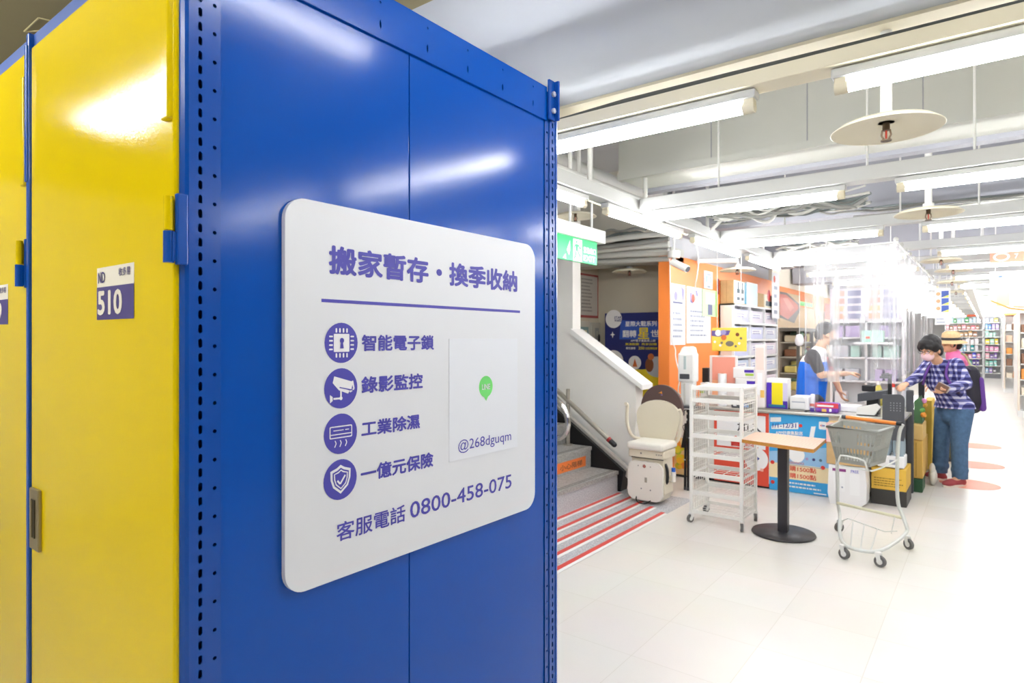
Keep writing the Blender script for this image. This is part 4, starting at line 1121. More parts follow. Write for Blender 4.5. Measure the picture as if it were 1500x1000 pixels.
def logo(p, x, z, s):
    """two arrowheads facing apart round a white C"""
    p.poly([(x - s, z), (x - s * .35, z + s * .55), (x - s * .3, z + s * .3), (x - s * .5, z), (x - s * .3, z - s * .3), (x - s * .35, z - s * .55)], CRE)
    p.poly([(x + s, z), (x + s * .45, z + s * .45), (x + s * .4, z + s * .18), (x - s * .05, z + s * .2), (x - s * .05, z + s * .6), (x - s * .3, z), (x - s * .05, z - s * .6), (x - s * .05, z - s * .2), (x + s * .4, z - s * .18), (x + s * .45, z - s * .45)], CBL)
def pred(p, x0, z0, x1, z1):
    h = z1 - z0
    p.rect(x0 + .03, z0 + h * .5, x1 - .03, z1 - .03, PAPER); p.up()
    p.disc(x0 + .13, z1 - .08, .02, mat('print_gold', 'f0b84a', .5), 12)
    p.text('加入', x0 + .24, z1 - .2, .09, mat('ink_black', '2a2a2c', .6), .24, .02)
    p.text('會員', x0 + .15, z1 - .36, .11, CRE, .3, .03)
    xl = x1 - .12; p.disc(xl, z0 + h * .36, .115, PAPER); p.poly([(xl - .05, z0 + h * .36 + .115), (x1 - .06, z0 + h * .36 + .1), (x1 - .06, z0 + h * .36 - .09), (xl - .05, z0 + h * .36 - .115)], PAPER); p.up(); logo(p, xl - .02, z0 + h * .37, .055)
    p.poly([(x0 + .02, z0 + h * .36), (x0 + .2, z0 + h * .47), (x0 + .4, z0 + h * .47), (x0 + .45, z0 + h * .33), (x0 + .1, z0 + h * .33)], mat('poster_pinkgrey', 'cfc4c8', .5)); p.rect(x0 + .5, z0 + h * .2, x1 - .08, z0 + h * .24, mat('poster_pinkish', 'f4b9a8', .5))
front_poster('counter_poster', 'red-framed white promotion poster on the counter front behind the wheeled rack', 1046, 600, 1126, 713, RED, pred)
def pblue(p, x0, z0, x1, z1):
    h, w = z1 - z0, x1 - x0
    p.rect(x0, z0, x1, z0 + h * .165, SKY); p.rect(x0, z0 + h * .165, x1, z0 + h * .36, PCR); p.poly([(x0, z0 + h * .36), (x1, z0 + h * .36), (x1, z0 + h * .62), (x0, z0 + h * .5)], SKY2); p.up()
    p.poly([(x0 + .01, z1 - .04), (x0 + .11, z1 - .03), (x0 + .11, z1 - .075), (x0 + .01, z1 - .085)], PAPER)
    p.poly([(x0 + .02, z1 - .125), (x0 + .27, z1 - .07), (x0 + .27, z1 - .135), (x0 + .02, z1 - .155)], PAPER); p.up()
    p.text('1/1-12/31', x0 + .03, z1 - .142, .045, CBL, .22, .02, tilt=.08)
    p.disc(x0 + .29, z1 - .1, .017, CRE, 14)
    p.text('APP好康集點送', x0 + .06, z1 - .205, .038, PAPER, .25, .02, tilt=.05); p.text('回饋享加倍', x0 + .06, z1 - .265, .036, mat('print_lemon', 'f4ec62', .5), .2, .02)
    p.poly([(x0 + .36, z1 - .25), (x0 + .40, z1 - .245), (x0 + .425, z1 - .095), (x0 + .385, z1 - .1)], PAPER)
    p.rrect(x1 - .085, z1 - .12, x1 - .02, z1 - .045, .012, PAPER); p.up(); logo(p, x1 - .053, z1 - .083, .022)
    p.disc(x0 + w * .47, z0 + h * .49, .075, PAPER, 24)
    for dx, dz in ((.03, .36), (w * .06, .1), (w - .03, .7), (w - .05, .36), (.05, .585)): p.disc(x0 + dx, z0 + h * dz, .019, CRE, 14)
    p.text('OOOOO', x0 + .19, z0 + h * .37, .02, INKR, .13, .01)
    p.rect(x0 + .18, z0 + h * .345, x1 - .06, z0 + h * .352, INKG)
    for k in range(2): p.text('購1500點', x0 + .19, z0 + h * (.275 - .09 * k), .05, INKR, .24, .02)
    scribble(p, x0 + .17, z0 + h * .11, x1 - .04, 2, .035, PAPER, 6); p.rect(x1 - .13, z0 + .015, x1 - .02, z0 + .025, PAPER)
    for k, c in enumerate(('b59fd0', '4a4f90', '5f7f9a')): p.disc(x1 - .19 + .06 * k, z0 + h * .45, .014, P(c), 10)
front_poster('counter_poster', 'sky blue promotion poster on the counter front behind the pedestal table', 1127, 605, 1214, 728, SKY, pblue)
def pfruit(p, x0, z0, x1, z1):
    R = random.Random(4)
    for k in range(26): p.disc(R.uniform(x0 + .04, x1 - .04), R.uniform(z0 + .1, z1 - .04), R.uniform(.025, .045), P(R.choice(('f2a23a', 'f7c52e', 'e2d83a', 'f08f3c', 'b8cf4a', 'f6dc9a'))), 14); p.up()
    p.rect(x0, z0, x1, z0 + .02, BLACK)
front_poster('fruit_poster', 'yellow and orange fruit picture on the counter front behind the tripod', 987, 640, 1013, 699, mat('poster_peach', 'f4d79a', .5), pfruit)
front_poster('white_notice', 'white notice panel with pink corner behind the trolley basket', 1216, 622, 1236, 700, PAPER, lambda p, x0, z0, x1, z1: p.rect(x0, z0 + .2, x0 + .06, z1 - .02, mat('paper_pink', 'f2c9c6', .6)), 6.512)

# ---- things standing on the counter
CTZ = .7905
def obox(name, label, x0, x1, y0, y1, z0, z1, mt, cat='box', group=None, bands=(), bev=.006):
    """a printed box: bands are (u0, v0, u1, v1, material) on the face towards the shop floor"""
    m = MB().box((x0, y0, z0), (x1, y1, z1), mt, bev)
    p = Print((x0, y0, z0), (1, 0, 0), (0, 0, 1), .0006, .0006)
    for u0, v0, u1, v1, c in bands:
        p.rect(u0 * (x1 - x0), v0 * (z1 - z0), u1 * (x1 - x0), v1 * (z1 - z0), c); p.up()
    k = len(m.v)
    for f, mi in zip(p.mb.f, p.mb.mi): m.add([p.mb.v[i] for i in f], [list(range(len(f)))], p.mb.mats[mi])
    return solo(name, m, label, cat, group)
VIO = mat('box_violet', '4f2fb4', .4); LEM = mat('box_lemon', 'f4e11f', .4)
obox('detergent_box', 'tall violet and yellow box with white lid on the counter left of the cashier', -1.80, -1.6, 6.61, 6.75, .803, 1.1, mat('box_white', 'f1efee', .5), 'box', None, ((0, 0, 1, .86, VIO), (.25, .1, .78, .86, LEM), (.78, .25, 1, .86, mat('box_mist', 'd9d2ea', .5)), (.1, .04, .9, .12, mat('box_teal', '2c7fa0', .4))))
obox('tray', 'low white tray of papers on the counter beside the violet box', -1.575, -1.4, 6.6, 6.85, .803, .93, mat('tray_white', 'ececec', .4), 'tray', None, ((.1, .55, .8, .62, INKG),))
obox('wooden_board', 'tan wooden board lying under the white paper tray', -1.6, -1.42, 6.835, 7.0, CTZ, .83, CARD, 'board')
obox('tissue_box', 'violet and red soft pack lying on the counter under the curtain', -1.345, -1.14, 6.58, 6.72, CTZ, .885, mat('pack_violet', '7d45b8', .4), 'pack', None, ((0, .5, 1, 1, mat('pack_red', 'e0485a', .4)), (.1, .62, .8, .8, PAPER), (.3, .1, .5, .4, mat('pack_gold', 'f0c46a', .5)), (.62, .15, .72, .45, PAPER)), .02)
obox('receipt_pile', 'pile of white paper on the counter beside the violet pack', -1.2, -1.01, 6.82, 7.03, CTZ, .845, PAPER, 'paper')
obox('slim_bottle', 'narrow white bottle with violet base at the curtain edge on the counter', -1.40, -1.36, 6.64, 6.68, CTZ, .96, mat('bottle_white', 'eeeef2', .4), 'bottle', None, ((0, 0, 1, .2, VIO), (0, .3, 1, .45, INKR)), .012)
# left end of the counter, above the rack
obox('sign_holder', 'pink and orange card in a clear holder on the left end of the counter', -2.42, -2.12, 6.7, 6.72, CTZ, 1.32, mat('card_pale', 'eee6e4', .5), 'sign', None, ((.1, .45, .92, .97, mat('card_coral', 'f0a08c', .5)), (.1, .1, .4, .5, mat('card_peach', 'f6b98f', .5))))
solo('paper_roll', MB().cyl((-2.26, 6.64, CTZ), (-2.26, 6.64, 1.13), .045, PAPER, 20).cyl((-2.26, 6.64, 1.13), (-2.26, 6.64, 1.133), .016, mat('core_brown', 'b0946c', .7), 12), 'upright white paper roll in front of the pink card', 'roll')
for k, (z0, z1, dx) in enumerate(((.7905, .96, 0), (.9605, 1.09, .015), (1.0905, 1.2, -.01))):
    obox('tissue_carton', 'white tissue carton with violet and green end on the counter, %s of the stack' % ('bottom', 'middle', 'top')[k], -2.13 + dx, -1.92 + dx, 6.62, 6.85, z0, z1, mat('box_white', 'f1efee', .5), 'box', 'tissue cartons on the counter',
         ((.55, .55, 1, .8, VIO), (.6, .25, 1, .45, mat('box_green', 'b4d84a', .5))) if k else ((.1, .4, .9, .6, mat('card_peach', 'f6b98f', .5)),))
obox('card_reader', 'small black card machine behind the dispenser on the counter', -2.52, -2.45, 6.75, 6.85, 1.02, 1.18, BLACK, 'machine')
obox('small_shelf_box', 'white box standing under the black card machine', -2.53, -2.43, 6.72, 6.88, CTZ, 1.019, mat('box_white', 'f1efee', .5), 'box', None, ((0, .5, .45, .9, mat('box_green', 'b4d84a', .5)), (.5, .5, .95, .9, mat('box_azure', '3c8fd8', .5))))
obox('price_card', 'tall white card with pink product picture beside the wheeled rack', -1.9, -1.803, 6.56, 6.635, .803, 1.44, mat('card_pale', 'eee6e4', .5), 'sign', None, ((.1, .6, .9, .95, mat('card_blush', 'f6d5cc', .5)), (.25, .2, .75, .55, PAPER), (.55, .16, .95, .28, mat('pack_gold', 'f0c46a', .5))))
obox('stationery_tray', 'dark tray of pens behind the top of the wheeled rack', -2.12, -1.94, 6.5, 6.6, CTZ, .855, DARK, 'tray', None, ((.1, .3, .3, .8, PAPER), (.7, .2, .95, .8, mat('box_azure', '3c8fd8', .5))))
# yellow banner
(x0, z1), (x1, z0) = Q(1043, 484, 6.9), Q(1094, 514.5, 6.9)
bn = thing('hanging_banner', 'yellow banner with violet top hanging above the counter end', 'banner', ((x0 + x1) / 2, 6.9, z0))
MB().box((x0, 6.885, z0), (x1, 6.905, z1 + .03), mat('banner_yellow', 'f2d655', .5), .008).build('cloth', bn)
for x in (x0 + .06, x1 - .06): MB().cyl((x, 6.895, z1 + .02), (x, 6.895, LZ + .9), .003, WMETAL, 6).build('cord', bn)
p = Print((x0, 6.885, z0), (1, 0, 0), (0, 0, 1), .0008, .001); w, h = x1 - x0, z1 - z0
p.poly([(0, h), (w * .55, h), (w * .5, h * .78), (w * .2, h * .7), (0, h * .74)], mat('banner_violet', '6a5a9c', .5)); p.up()
p.disc(w * .2, h * .88, .035, PAPER); p.disc(w * .35, h * .9, .03, INKP); p.disc(w * .53, h * .36, .045, mat('banner_grey', '7a7466', .5), ry=.03); p.disc(w * .75, h * .8, .02, mat('print_brown', '8a5230', .5))
for k, (u, v) in enumerate(((.1, .45), (.3, .4), (.8, .38), (.85, .62), (.26, .28), (.7, .24))): p.disc(w * u, h * v, .014, (PAPER, mat('banner_grey', '7a7466', .5))[k % 2], 10)
p.disc(w * .36, h * .66, .03, mat('print_orange', 'd9773f', .5)); p.build('print', bn)

# till equipment on the right
ps = thing('card_terminal', 'white hand-held card terminal lying before the till', 'terminal', (-.9, 6.62, CTZ))
MB().prism([(-.99, 6.56, .80), (-.84, 6.56, .80), (-.80, 6.56, .87), (-.83, 6.56, .9), (-.98, 6.56, .86)], (0, .1, 0), mat('terminal_white', 'e6e5e2', .4)).build('body', ps)
MB().box((-.98, 6.6, CTZ), (-.82, 6.66, .802), DARK).build('base', ps)
ti = thing('till', 'dark grey till with raised screen beside the card terminal', 'till', (-.86, 6.86, CTZ))
MB().prism([(-1.0, 6.72, .9), (-.76, 6.72, .95), (-.76, 6.72, 1.02), (-1.0, 6.72, .975)], (0, .2, 0), DARK).build('body', ti)
MB().box((-.93, 6.76, CTZ), (-.83, 6.88, .94), BLACK).build('stand', ti)
MB().box((-.97, 6.75, 1.0), (-.86, 6.8, 1.06), BLACK, .01).build('scanner', ti)
MB().box((-.76, 6.78, .96), (-.73, 6.84, 1.17), BLACK, .004).build('pole', ti)
MB().box((-.82, 6.74, 1.13), (-.74, 6.86, 1.15), DARK).cyl((-.81, 6.8, 1.15), (-.75, 6.8, 1.165), .02, DARK).build('customer_display', ti)
sd = thing('screen_back', 'rounded dark grey panel with pale dots at the end of the counter', 'screen', (-.675, 6.47, .6))
MB().prism([(x, 6.455, z_) for x, z_ in [(-.765, .72), (-.69, .6), (-.6, .6)] + arc(-.64, .96, .045, .05, 0, 90, 6) + [(-.765, 1.0)]], (0, .022, 0), DARK).build('panel', sd)
p = Print((0, 6.455, 0), (1, 0, 0), (0, 0, 1))
for i in range(4):
    for j in range(4): p.disc(-.70 + .024 * i, .865 + .022 * j, .005, mat('dot_grey', '8d9096', .5), 8)
p.build('dots', sd)
MB().box((-.74, 6.477, .79), (-.62, 6.52, .86), DARK).build('bracket', sd)
for k, (px, py, c, c2, lb) in enumerate(((1308, 561, 'f0efef', 'd8433a', 'white bottle with red cap on the counter by the customer'), (1327, 567, 'e9ecf4', '3f62c4', 'white bottle with blue cap on the counter by the customer'), (1287, 557, 'e8d96a', 'f2ecec', 'small yellow pot beside the till'))):
    a = onD(px, py, 6.35 + .15 * k)
    t = thing('bottle', lb, 'bottle', (a.x, a.y, CTZ))
    MB().lathe([(.02, 0), (.035, .004), (.036, .17), (.02, .21), (.014, .22)], P(c), (a.x, a.y, CTZ), 14).build('body', t)
    MB().cyl((a.x, a.y, CTZ + .22), (a.x, a.y, CTZ + .26), .02, P(c2), 12).build('cap', t)
# goods below and beside the counter end
def Yq(px, py, Y): q_ = onY(px, py, Y); return q_.x, q_.z
pk = thing('carton', 'tan cardboard carton under the counter end behind the trolley basket', 'box', (-1.02, 6.42, .36))
MB().box((-1.19, 6.3, .36), (-.87, 6.5, .735), CARD, .006).build('body', pk)
MB().box((-1.191, 6.298, .56), (-1.11, 6.301, .735), mat('paper_pink', 'f2c9c6', .6)).build('label', pk)
bg = thing('carrier_bag', 'white plastic carrier bag with violet printing on the floor before the counter', 'bag', (-1.02, 6.4, 0))
MB().prism([(-1.16, 6.3, .0), (-.92, 6.3, .0), (-.87, 6.3, .04), (-.865, 6.3, .2), (-.88, 6.3, .355), (-1.17, 6.3, .355), (-1.18, 6.3, .1)], (0, .19, 0), mat('bag_white', 'efeef0', .35)).build('body', bg)
p = Print((0, 6.3, 0), (1, 0, 0), (0, 0, 1)); p.rect(-1.14, .3, -1.03, .325, mat('ink_plum', '8d3f86', .6)); p.text('FREE', -.96, .3, .025, mat('ink_indigo', '5a55c4', .6), .06, .01, 'c'); p.rect(-1.13, .12, -1.04, .28, PAPER); p.rect(-1.0, .1, -.92, .29, PAPER); p.up(); p.disc(-1.1, .18, .012, INKP, 10); p.disc(-1.06, .16, .008, INKG, 10); p.build('print', bg)
cr = thing('crate', 'yellow carton on a black plastic base at the end of the counter', 'crate', (-.73, 6.75, 0))
MB().box((-.866, 6.53, .0), (-.586, 6.95, .135), mat('base_black', '3b3936', .5), .006).build('base', cr)
yb = MB().box((-.862, 6.535, .137), (-.59, 6.945, .33), mat('carton_yellow', 'e9bd4a', .6), .005).build('body', cr)
p = Print((0, 6.535, 0), (1, 0, 0), (0, 0, 1)); scribble(p, -.84, .235, -.61, 4, .022, mat('ink_ochre', '9a7424', .6), 3); p.build('print', yb)
wp = thing('water_pack', 'shrink-wrapped pack of clear water bottles standing on the yellow carton', 'water pack', (-.69, 6.7, .331))
WRAP = mat('wrap_clear', 'e6edf2', .15, trans=.6); WAT = mat('water_blue', 'cfe2ee', .1, trans=.5)
for i in range(2):
    for j in range(2):
        x, y = -.76 + .105 * i, 6.6 + .11 * j
        b_ = MB().lathe([(.03, 0), (.044, .01), (.046, .1), (.04, .12), (.046, .14), (.045, .24), (.018, .31), (.014, .33)], WAT, (x, y, .333), 14).build('bottle', wp)
        MB().cyl((x, y, .663), (x, y, .69), .017, P('f4f6fa'), 10).build('cap', b_)
MB().box((-.815, 6.545, .34), (-.605, 6.775, .445), PAPER, .01).box((-.72, 6.543, .37), (-.66, 6.546, .41), INKG).build('wrapper_band', wp)

# second till lane, running away along the aisle
ln = thing('checkout_lane', 'dark-sided checkout lane running along the aisle past the counter end', 'counter', (-.8, 8.2, 0))
MB().box((-.95, 7.2, .05), (-.63, 9.3, .76), mat('lane_grey', '56565a', .5), .004).build('body', ln)
MB().box((-.97, 7.15, .76), (-.6, 9.3, .79), CT, .005).build('worktop', ln)
MB().box((-.65, 7.17, .0), (-.59, 7.24, 1.0), DARK, .01).build('end_post', ln)
MB().box((-.95, 7.25, 0), (-.63, 9.3, .05), BLACK).build('kick_board', ln)
MB().box((-.64, 8.36, .1), (-.585, 8.44, 1.12), BLACK, .006).build('post', ln)
for k, (y0, y1, z0, z1, c, lb) in enumerate(((7.26, 7.55, .0, .13, '2f5a3c', 'green box on the floor by the checkout lane post'), (7.28, 7.9, .132, .5, 'dfb45a', 'yellow-brown carton leaning by the checkout lane, lower one'), (7.3, 7.7, .502, .66, 'e6c27a', 'small tan carton on the checkout lane stack'), (8.5, 9.0, .02, .8, 'e2c04c', 'tall yellow panel box beyond the black lane post'))):
    obox('carton', lb, -.628 if z1 < .7 else -.597, -.52, y0, y1, z0 + .001, z1, P(c), 'box', None, ((.45, .05, .52, .95, P('b98f3c')),) if k == 1 else ())
t = thing('produce_bag', 'net bag of green and orange produce on the small tan carton', 'bag', (-.575, 7.45, .665))
R = random.Random(2)
MB().prism([(-.598, 7.36, .665), (-.53, 7.36, .665), (-.525, 7.36, .85), (-.55, 7.36, .93), (-.598, 7.36, .88)], (0, .2, 0), mat('bag_green', '4f7a50', .5)).build('bag', t)
for k in range(7): MB().ball((-.52 - .012 * (k % 3), 7.355 + .02 * k, .75 + .045 * (k % 4)), .026, P(('f09a34', '6fae58', 'e9b24a', 'd98fc0')[k % 4]), 10).build('fruit', t)
t = thing('white_bag', 'crumpled white bag on the floor under the tan cartons of the checkout lane', 'bag', (-.465, 7.72, 0))
MB().ball((-.465, 7.72, .09), (.04, .09, .09), mat('bag_grey', 'd9d5cc', .4), 14).ball((-.47, 7.7, .16), (.03, .06, .07), mat('bag_grey', 'd9d5cc', .4), 12).build('body', t)

# ---- clear curtain round the till
cu = thing('plastic_curtain', 'clear plastic film curtain hanging around the till from the ceiling rail', 'curtain', (-1.04, 6.6, .8))
def film(pts, z0, z1, amp, wl, name, seed, nrm):
    m = MB(); R = random.Random(seed); n = 64
    ph = [R.uniform(0, 6) for _ in range(3)]
    cols_ = []
    for i in range(n + 1):
        f = i / n * (len(pts) - 1); k = min(int(f), len(pts) - 2)
        b_ = Vector(pts[k]).lerp(Vector(pts[k + 1]), f - k)
        w_ = i / n * wl
        a_ = amp * (math.sin(w_ * 6.3 + ph[0]) + .6 * math.sin(w_ * 15.1 + ph[1]) + .3 * math.sin(w_ * 31 + ph[2]))
        cols_.append((b_, a_))
    rws = 10
    vs, fs = [], []
    for r_ in range(rws + 1):
        t_ = r_ / rws; zz = z1 + (z0 - z1) * t_
        for b_, a_ in cols_:
            q_ = b_ + Vector(nrm) * a_ * (.5 + .5 * t_ if r_ else 1.2)
            vs.append((q_.x, q_.y, zz))
    for r_ in range(rws):
        for i in range(n): fs.append((r_ * (n + 1) + i, r_ * (n + 1) + i + 1, (r_ + 1) * (n + 1) + i + 1, (r_ + 1) * (n + 1) + i))
    m.add(vs, fs, FILM, True)
    return m.build(name, cu)
film([(-1.41, 6.46, 0), (-1.29, 6.46, 0)], .82, 2.33, .008, 2, 'film_strip', 3, (0, 1, 0))
film([(-1.3, 6.44, 0), (-.66, 6.44, 0)], 1.1, 2.34, .009, 3.4, 'front_film', 1, (0, 1, 0))
film([(-.67, 6.46, 0), (-.67, 8.2, 0), (-.66, 11.2, 0)], 1.14, 2.36, .014, 7, 'side_film', 2, (1, 0, 0))
m = MB().cyl((-1.42, 6.45, 2.345), (-.64, 6.45, 2.355), .006, WMETAL, 8).cyl((-.67, 6.45, 2.365), (-.66, 11.2, 2.375), .009, WMETAL, 8)
rd = m.build('top_cord', cu)
m = MB()
for k in range(12):
    y = 6.5 + k * .41; m.ball((-.665, y, 2.385), .022, PIPE, 8)
m.build('clips', rd)
for x, y in ((-1.36, 6.45), (-.7, 6.45), (-.665, 8.8), (-.66, 11.1)): MB().cyl((x, y, 2.35), (x, y, 3.38), .004, WMETAL, 6).build('tie', rd)

# ============================================================ PEOPLE
def blob(name, mt, caps, balls, parent, voxel=.007, smooth=6, cuts=(), mats=None):
    """one continuous skin grown round tapered limbs and rounded masses"""
    b = MB()
    for p0, r0, p1, r1 in caps:
        p0, p1 = Vector(p0), Vector(p1)
        b.ball(p0, r0, mt, 12); b.ball(p1, r1, mt, 12)
        if (p1 - p0).length > 1e-4: b.cyl(p0, p1, r0 * .999, mt, 14, r1 * .999)
    for c, r, M in balls: b.ball(c, r, mt, 16, M)
    me = bpy.data.meshes.new('tmp'); me.from_pydata(b.v, [], b.f); me.update()
    t = bpy.data.objects.new('tmp', me); COL.objects.link(t)
    md = t.modifiers.new('r', 'REMESH'); md.mode = 'VOXEL'; md.voxel_size = voxel
    ms = t.modifiers.new('s', 'SMOOTH'); ms.factor = .5; ms.iterations = smooth
    dg = bpy.context.evaluated_depsgraph_get()
    m2 = bpy.data.meshes.new_from_object(t.evaluated_get(dg))
    bpy.data.objects.remove(t)
    bm = bmesh.new(); bm.from_mesh(m2)
    for co, no in cuts:
        bmesh.ops.bisect_plane(bm, geom=bm.verts[:] + bm.edges[:] + bm.faces[:], plane_co=co, plane_no=no, clear_outer=True)
    r = parent
    while r.parent: r = r.parent
    bmesh.ops.translate(bm, verts=bm.verts, vec=-r.location)
    for f in bm.faces: f.smooth = True
    m2.clear_geometry(); bm.to_mesh(m2); bm.free()
    m2.materials.clear(); m2.materials.append(mt)
    m2.name = name
    o = bpy.data.objects.new(name, m2); COL.objects.link(o); o.parent = parent
    return o
def basis(f, pitch=0.):
    f = Vector((f[0], f[1], 0)).normalized(); r = f.cross(UP)
    f2 = f * math.cos(pitch) + UP * math.sin(pitch); u = r.cross(f2)
    M = Matrix((r, f2, u)).transposed().to_4x4()
    return r, f2, u, M
def head_parts(C, f, pitch):
    r, fw, u, M = basis(f, pitch)
    at = lambda a, b_, c: C + r * a + fw * b_ + u * c
    balls = [(at(0, -.012, .02), (.077, .097, .098), M), (at(0, .028, -.045), (.06, .062, .068), M), (at(0, .058, -.085), (.03, .026, .026), M),
             (at(0, .095, -.022), (.014, .02, .022), M), (at(-.077, -.005, -.02), (.012, .022, .033), M), (at(.077, -.005, -.02), (.012, .022, .033), M),
             (at(0, .082, .022), (.055, .016, .016), M), (at(.035, .065, -.035), (.025, .025, .025), M), (at(-.035, .065, -.035), (.025, .025, .025), M)]
    return balls, at, M
def face(parent, at, M):
    for s in (-1, 1):
        e = MB().ball(at(.031 * s, .078, .002), (.013, .01, .009), P('f2efec'), 10, M).build('eye', parent)
        MB().ball(at(.031 * s, .086, .001), (.006, .004, .006), BLACK, 8, M).build('pupil', e)
    b = MB()
    for s in (-1, 1): b.tube([at(.014 * s, .092, .026), at(.032 * s, .092, .031), at(.052 * s, .08, .026)], .004, HAIR, 6)
    b.build('eyebrows', parent)
def hand(caps, w, d, n, side, curl):
    d = d.normalized(); n = (n - d * n.dot(d)).normalized(); s = d.cross(n) * side
    caps += [(w, .024, w + d * .03 + s * .012, .02), (w + d * .01 + s * .016, .017, w + d * .082 + s * .026, .0135), (w + d * .01, .018, w + d * .086, .014), (w + d * .01 - s * .014, .017, w + d * .078 - s * .026, .0125)]
    for i, L in enumerate((.068, .078, .072, .056)):
        p = w + d * .082 + s * (.029 - .0195 * i); a = 0.
        for k, fr_ in enumerate((.44, .31, .25)):
            a += curl * (1 if k else .7)
            q = p + (d * math.cos(a) + n * math.sin(a)) * (L * fr_)
            caps.append((p, .0092 - .0007 * k, q, .0086 - .0008 * k)); p = q
    p = w + d * .022 + s * .03
    for k, L in enumerate((.035, .03, .024)):
        q = p + (d * (.55 + .15 * k) + s * (.65 - .3 * k) + n * (.35 + .1 * k)).normalized() * L
        caps.append((p, .0125 - .0012 * k, q, .0112 - .0012 * k)); p = q
def shoe(parent, heel, toe, mt, sole, name='shoe'):
    d = (toe - heel).normalized(); L = (toe - heel).length
    r = d.cross(UP)
    M = Matrix((d, r, UP)).transposed().to_4x4()
    c = heel
    o = blob(name, mt, [(c + d * .05 + UP * .045, .043, c + d * (L - .06) + UP * .038, .038), (c + d * .055 + UP * .06, .042, c + d * .07 + UP * .09, .045)],
             [(c + d * (L - .07) + UP * .035, (.075, .047, .035), M), (c + d * .06 + UP * .035, (.06, .04, .035), M)], parent, .007, 4, [(Vector((0, 0, .012)), Vector((0, 0, -1)))])
    pts = []
    for k in range(20):
        a = 2 * PI * k / 20
        pts.append(c + d * (L / 2 + L / 2 * math.cos(a)) + r * (.044 + .006 * math.cos(a)) * math.sin(a) + UP * .001)
    MB().prism(pts, (0, 0, .022), sole).build('sole', o)
    return o

# ---- shopper in a checked shirt, leaning to the counter
cu_base = (onZ(1370, 700) + onZ(1402, 710)) / 2
cp = thing('person', 'shopper in blue checked shirt, jeans and face mask leaning towards the till', 'person', (cu_base.x, cu_base.y, 0))
F1 = Vector((-.42, -.91, 0)).normalized(); R1 = F1.cross(UP)
pel, che, nek = onD(1398, 598, 6.52), onD(1384, 553, 6.44), onD(1377, 529, 6.38)
hC = onD(1363, 511, 6.30)
rs, ls = onD(1361, 534, 6.52), onD(1401, 533, 6.30)
re_, rw = onD(1344, 552, 6.5), onD(1328, 562, 6.36)
le, lw = onD(1415, 562, 6.24), onD(1387, 571, 6.06)
rh, lh = onD(1386, 602, 6.66), onD(1409, 602, 6.44)
rheel, rtoe = onZ(1388, 704), onZ(1354, 699); lheel, ltoe = onZ(1414, 711), onZ(1382, 713.5)
ra, la = rheel + (rtoe - rheel).normalized() * .07 + UP * .09, lheel + (ltoe - lheel).normalized() * .07 + UP * .09
rk_, lk = rh.lerp(ra, .48) + F1 * .03, lh.lerp(la, .48) + F1 * .03
_, _, _, MT = basis(F1)
hb, hat_, HM = head_parts(hC, F1 + Vector((-.12, 0, 0)), -.32)
caps = [(pel, .11, che, .115), (che, .11, nek - UP * .02, .06), (nek - UP * .03, .052, hC - UP * .04, .048), (che + UP * .07, .08, rs, .05), (che + UP * .07, .08, ls, .05),
        (rs, .046, re_, .036), (re_, .036, rw, .024), (ls, .046, le, .036), (le, .036, lw, .024),
        (rh, .08, rk_, .055), (rk_, .055, ra, .034), (lh, .08, lk, .055), (lk, .055, la, .034), (ra, .034, rheel + (rtoe - rheel) * .7 + UP * .035, .03), (la, .034, lheel + (ltoe - lheel) * .7 + UP * .035, .03), (rh, .09, lh, .09)]
hand(caps, rw, rw - re_, Vector((0, 0, -1)), -1, .35)
hand(caps, lw, lw - le, Vector((-.5, .3, .8)), 1, .75)
bd = blob('body', SKIN, caps, hb, cp, .0062, 4)
face(cp, hat_, HM)
at = hat_
blob('hair', HAIR, [], [(at(0, -.018, .052), (.09, .112, .098), HM), (at(0, .045, .075), (.076, .06, .05), HM), (at(-.07, .02, .03), (.026, .06, .055), HM), (at(.07, .02, .03), (.026, .06, .055), HM), (at(0, -.075, -.025), (.074, .045, .085), HM), (at(.072, -.03, -.015), (.02, .035, .05), HM), (at(-.072, -.03, -.015), (.02, .035, .05), HM), (at(.022, .092, .048), (.026, .016, .032), HM), (at(-.03, .092, .05), (.028, .016, .028), HM), (at(.055, .075, .04), (.022, .022, .034), HM), (at(-.058, .075, .042), (.022, .022, .03), HM)], cp, .006, 3)
mk = blob('face_mask', mat('mask_pink', 'f3cdd2', .7), [], [(at(0, .06, -.052), (.062, .052, .052), HM), (at(0, .085, -.045), (.035, .032, .035), HM)], cp, .006, 4)
MB().tube([at(.058, .055, -.03), at(.078, -.005, -.01)], .002, P('f2d8dc'), 6).tube([at(-.058, .055, -.03), at(-.078, -.005, -.01)], .002, P('f2d8dc'), 6).build('ear_loops', mk)
g = MB()
for s in (-1, 1):
    g.tube([at(.032 * s + .024 * math.cos(2 * PI * k / 14), .104, .002 + .017 * math.sin(2 * PI * k / 14)) for k in range(14)], .0018, BLACK, 6, closed=True)
    g.tube([at(.056 * s, .104, .006), at(.078 * s, .04, .006), at(.08 * s, -.01, .0)], .0018, BLACK, 6)
g.tube([at(-.009, .106, .004), at(.009, .106, .004)], .0018, BLACK, 6)
g.build('glasses', cp)
hem = onD(1398, 592, 6.5).z
sh = [(pel + UP * .02, .135, che, .142), (che, .135, nek - UP * .045, .085), (che + UP * .075, .1, rs, .066), (che + UP * .075, .1, ls, .066),
      (rs, .066, re_, .057), (re_, .057, rw - (rw - re_).normalized() * .03, .044), (ls, .066, le, .06), (le, .06, lw - (lw - le).normalized() * .03, .044), (pel - UP * .1, .165, pel + UP * .05, .148)]
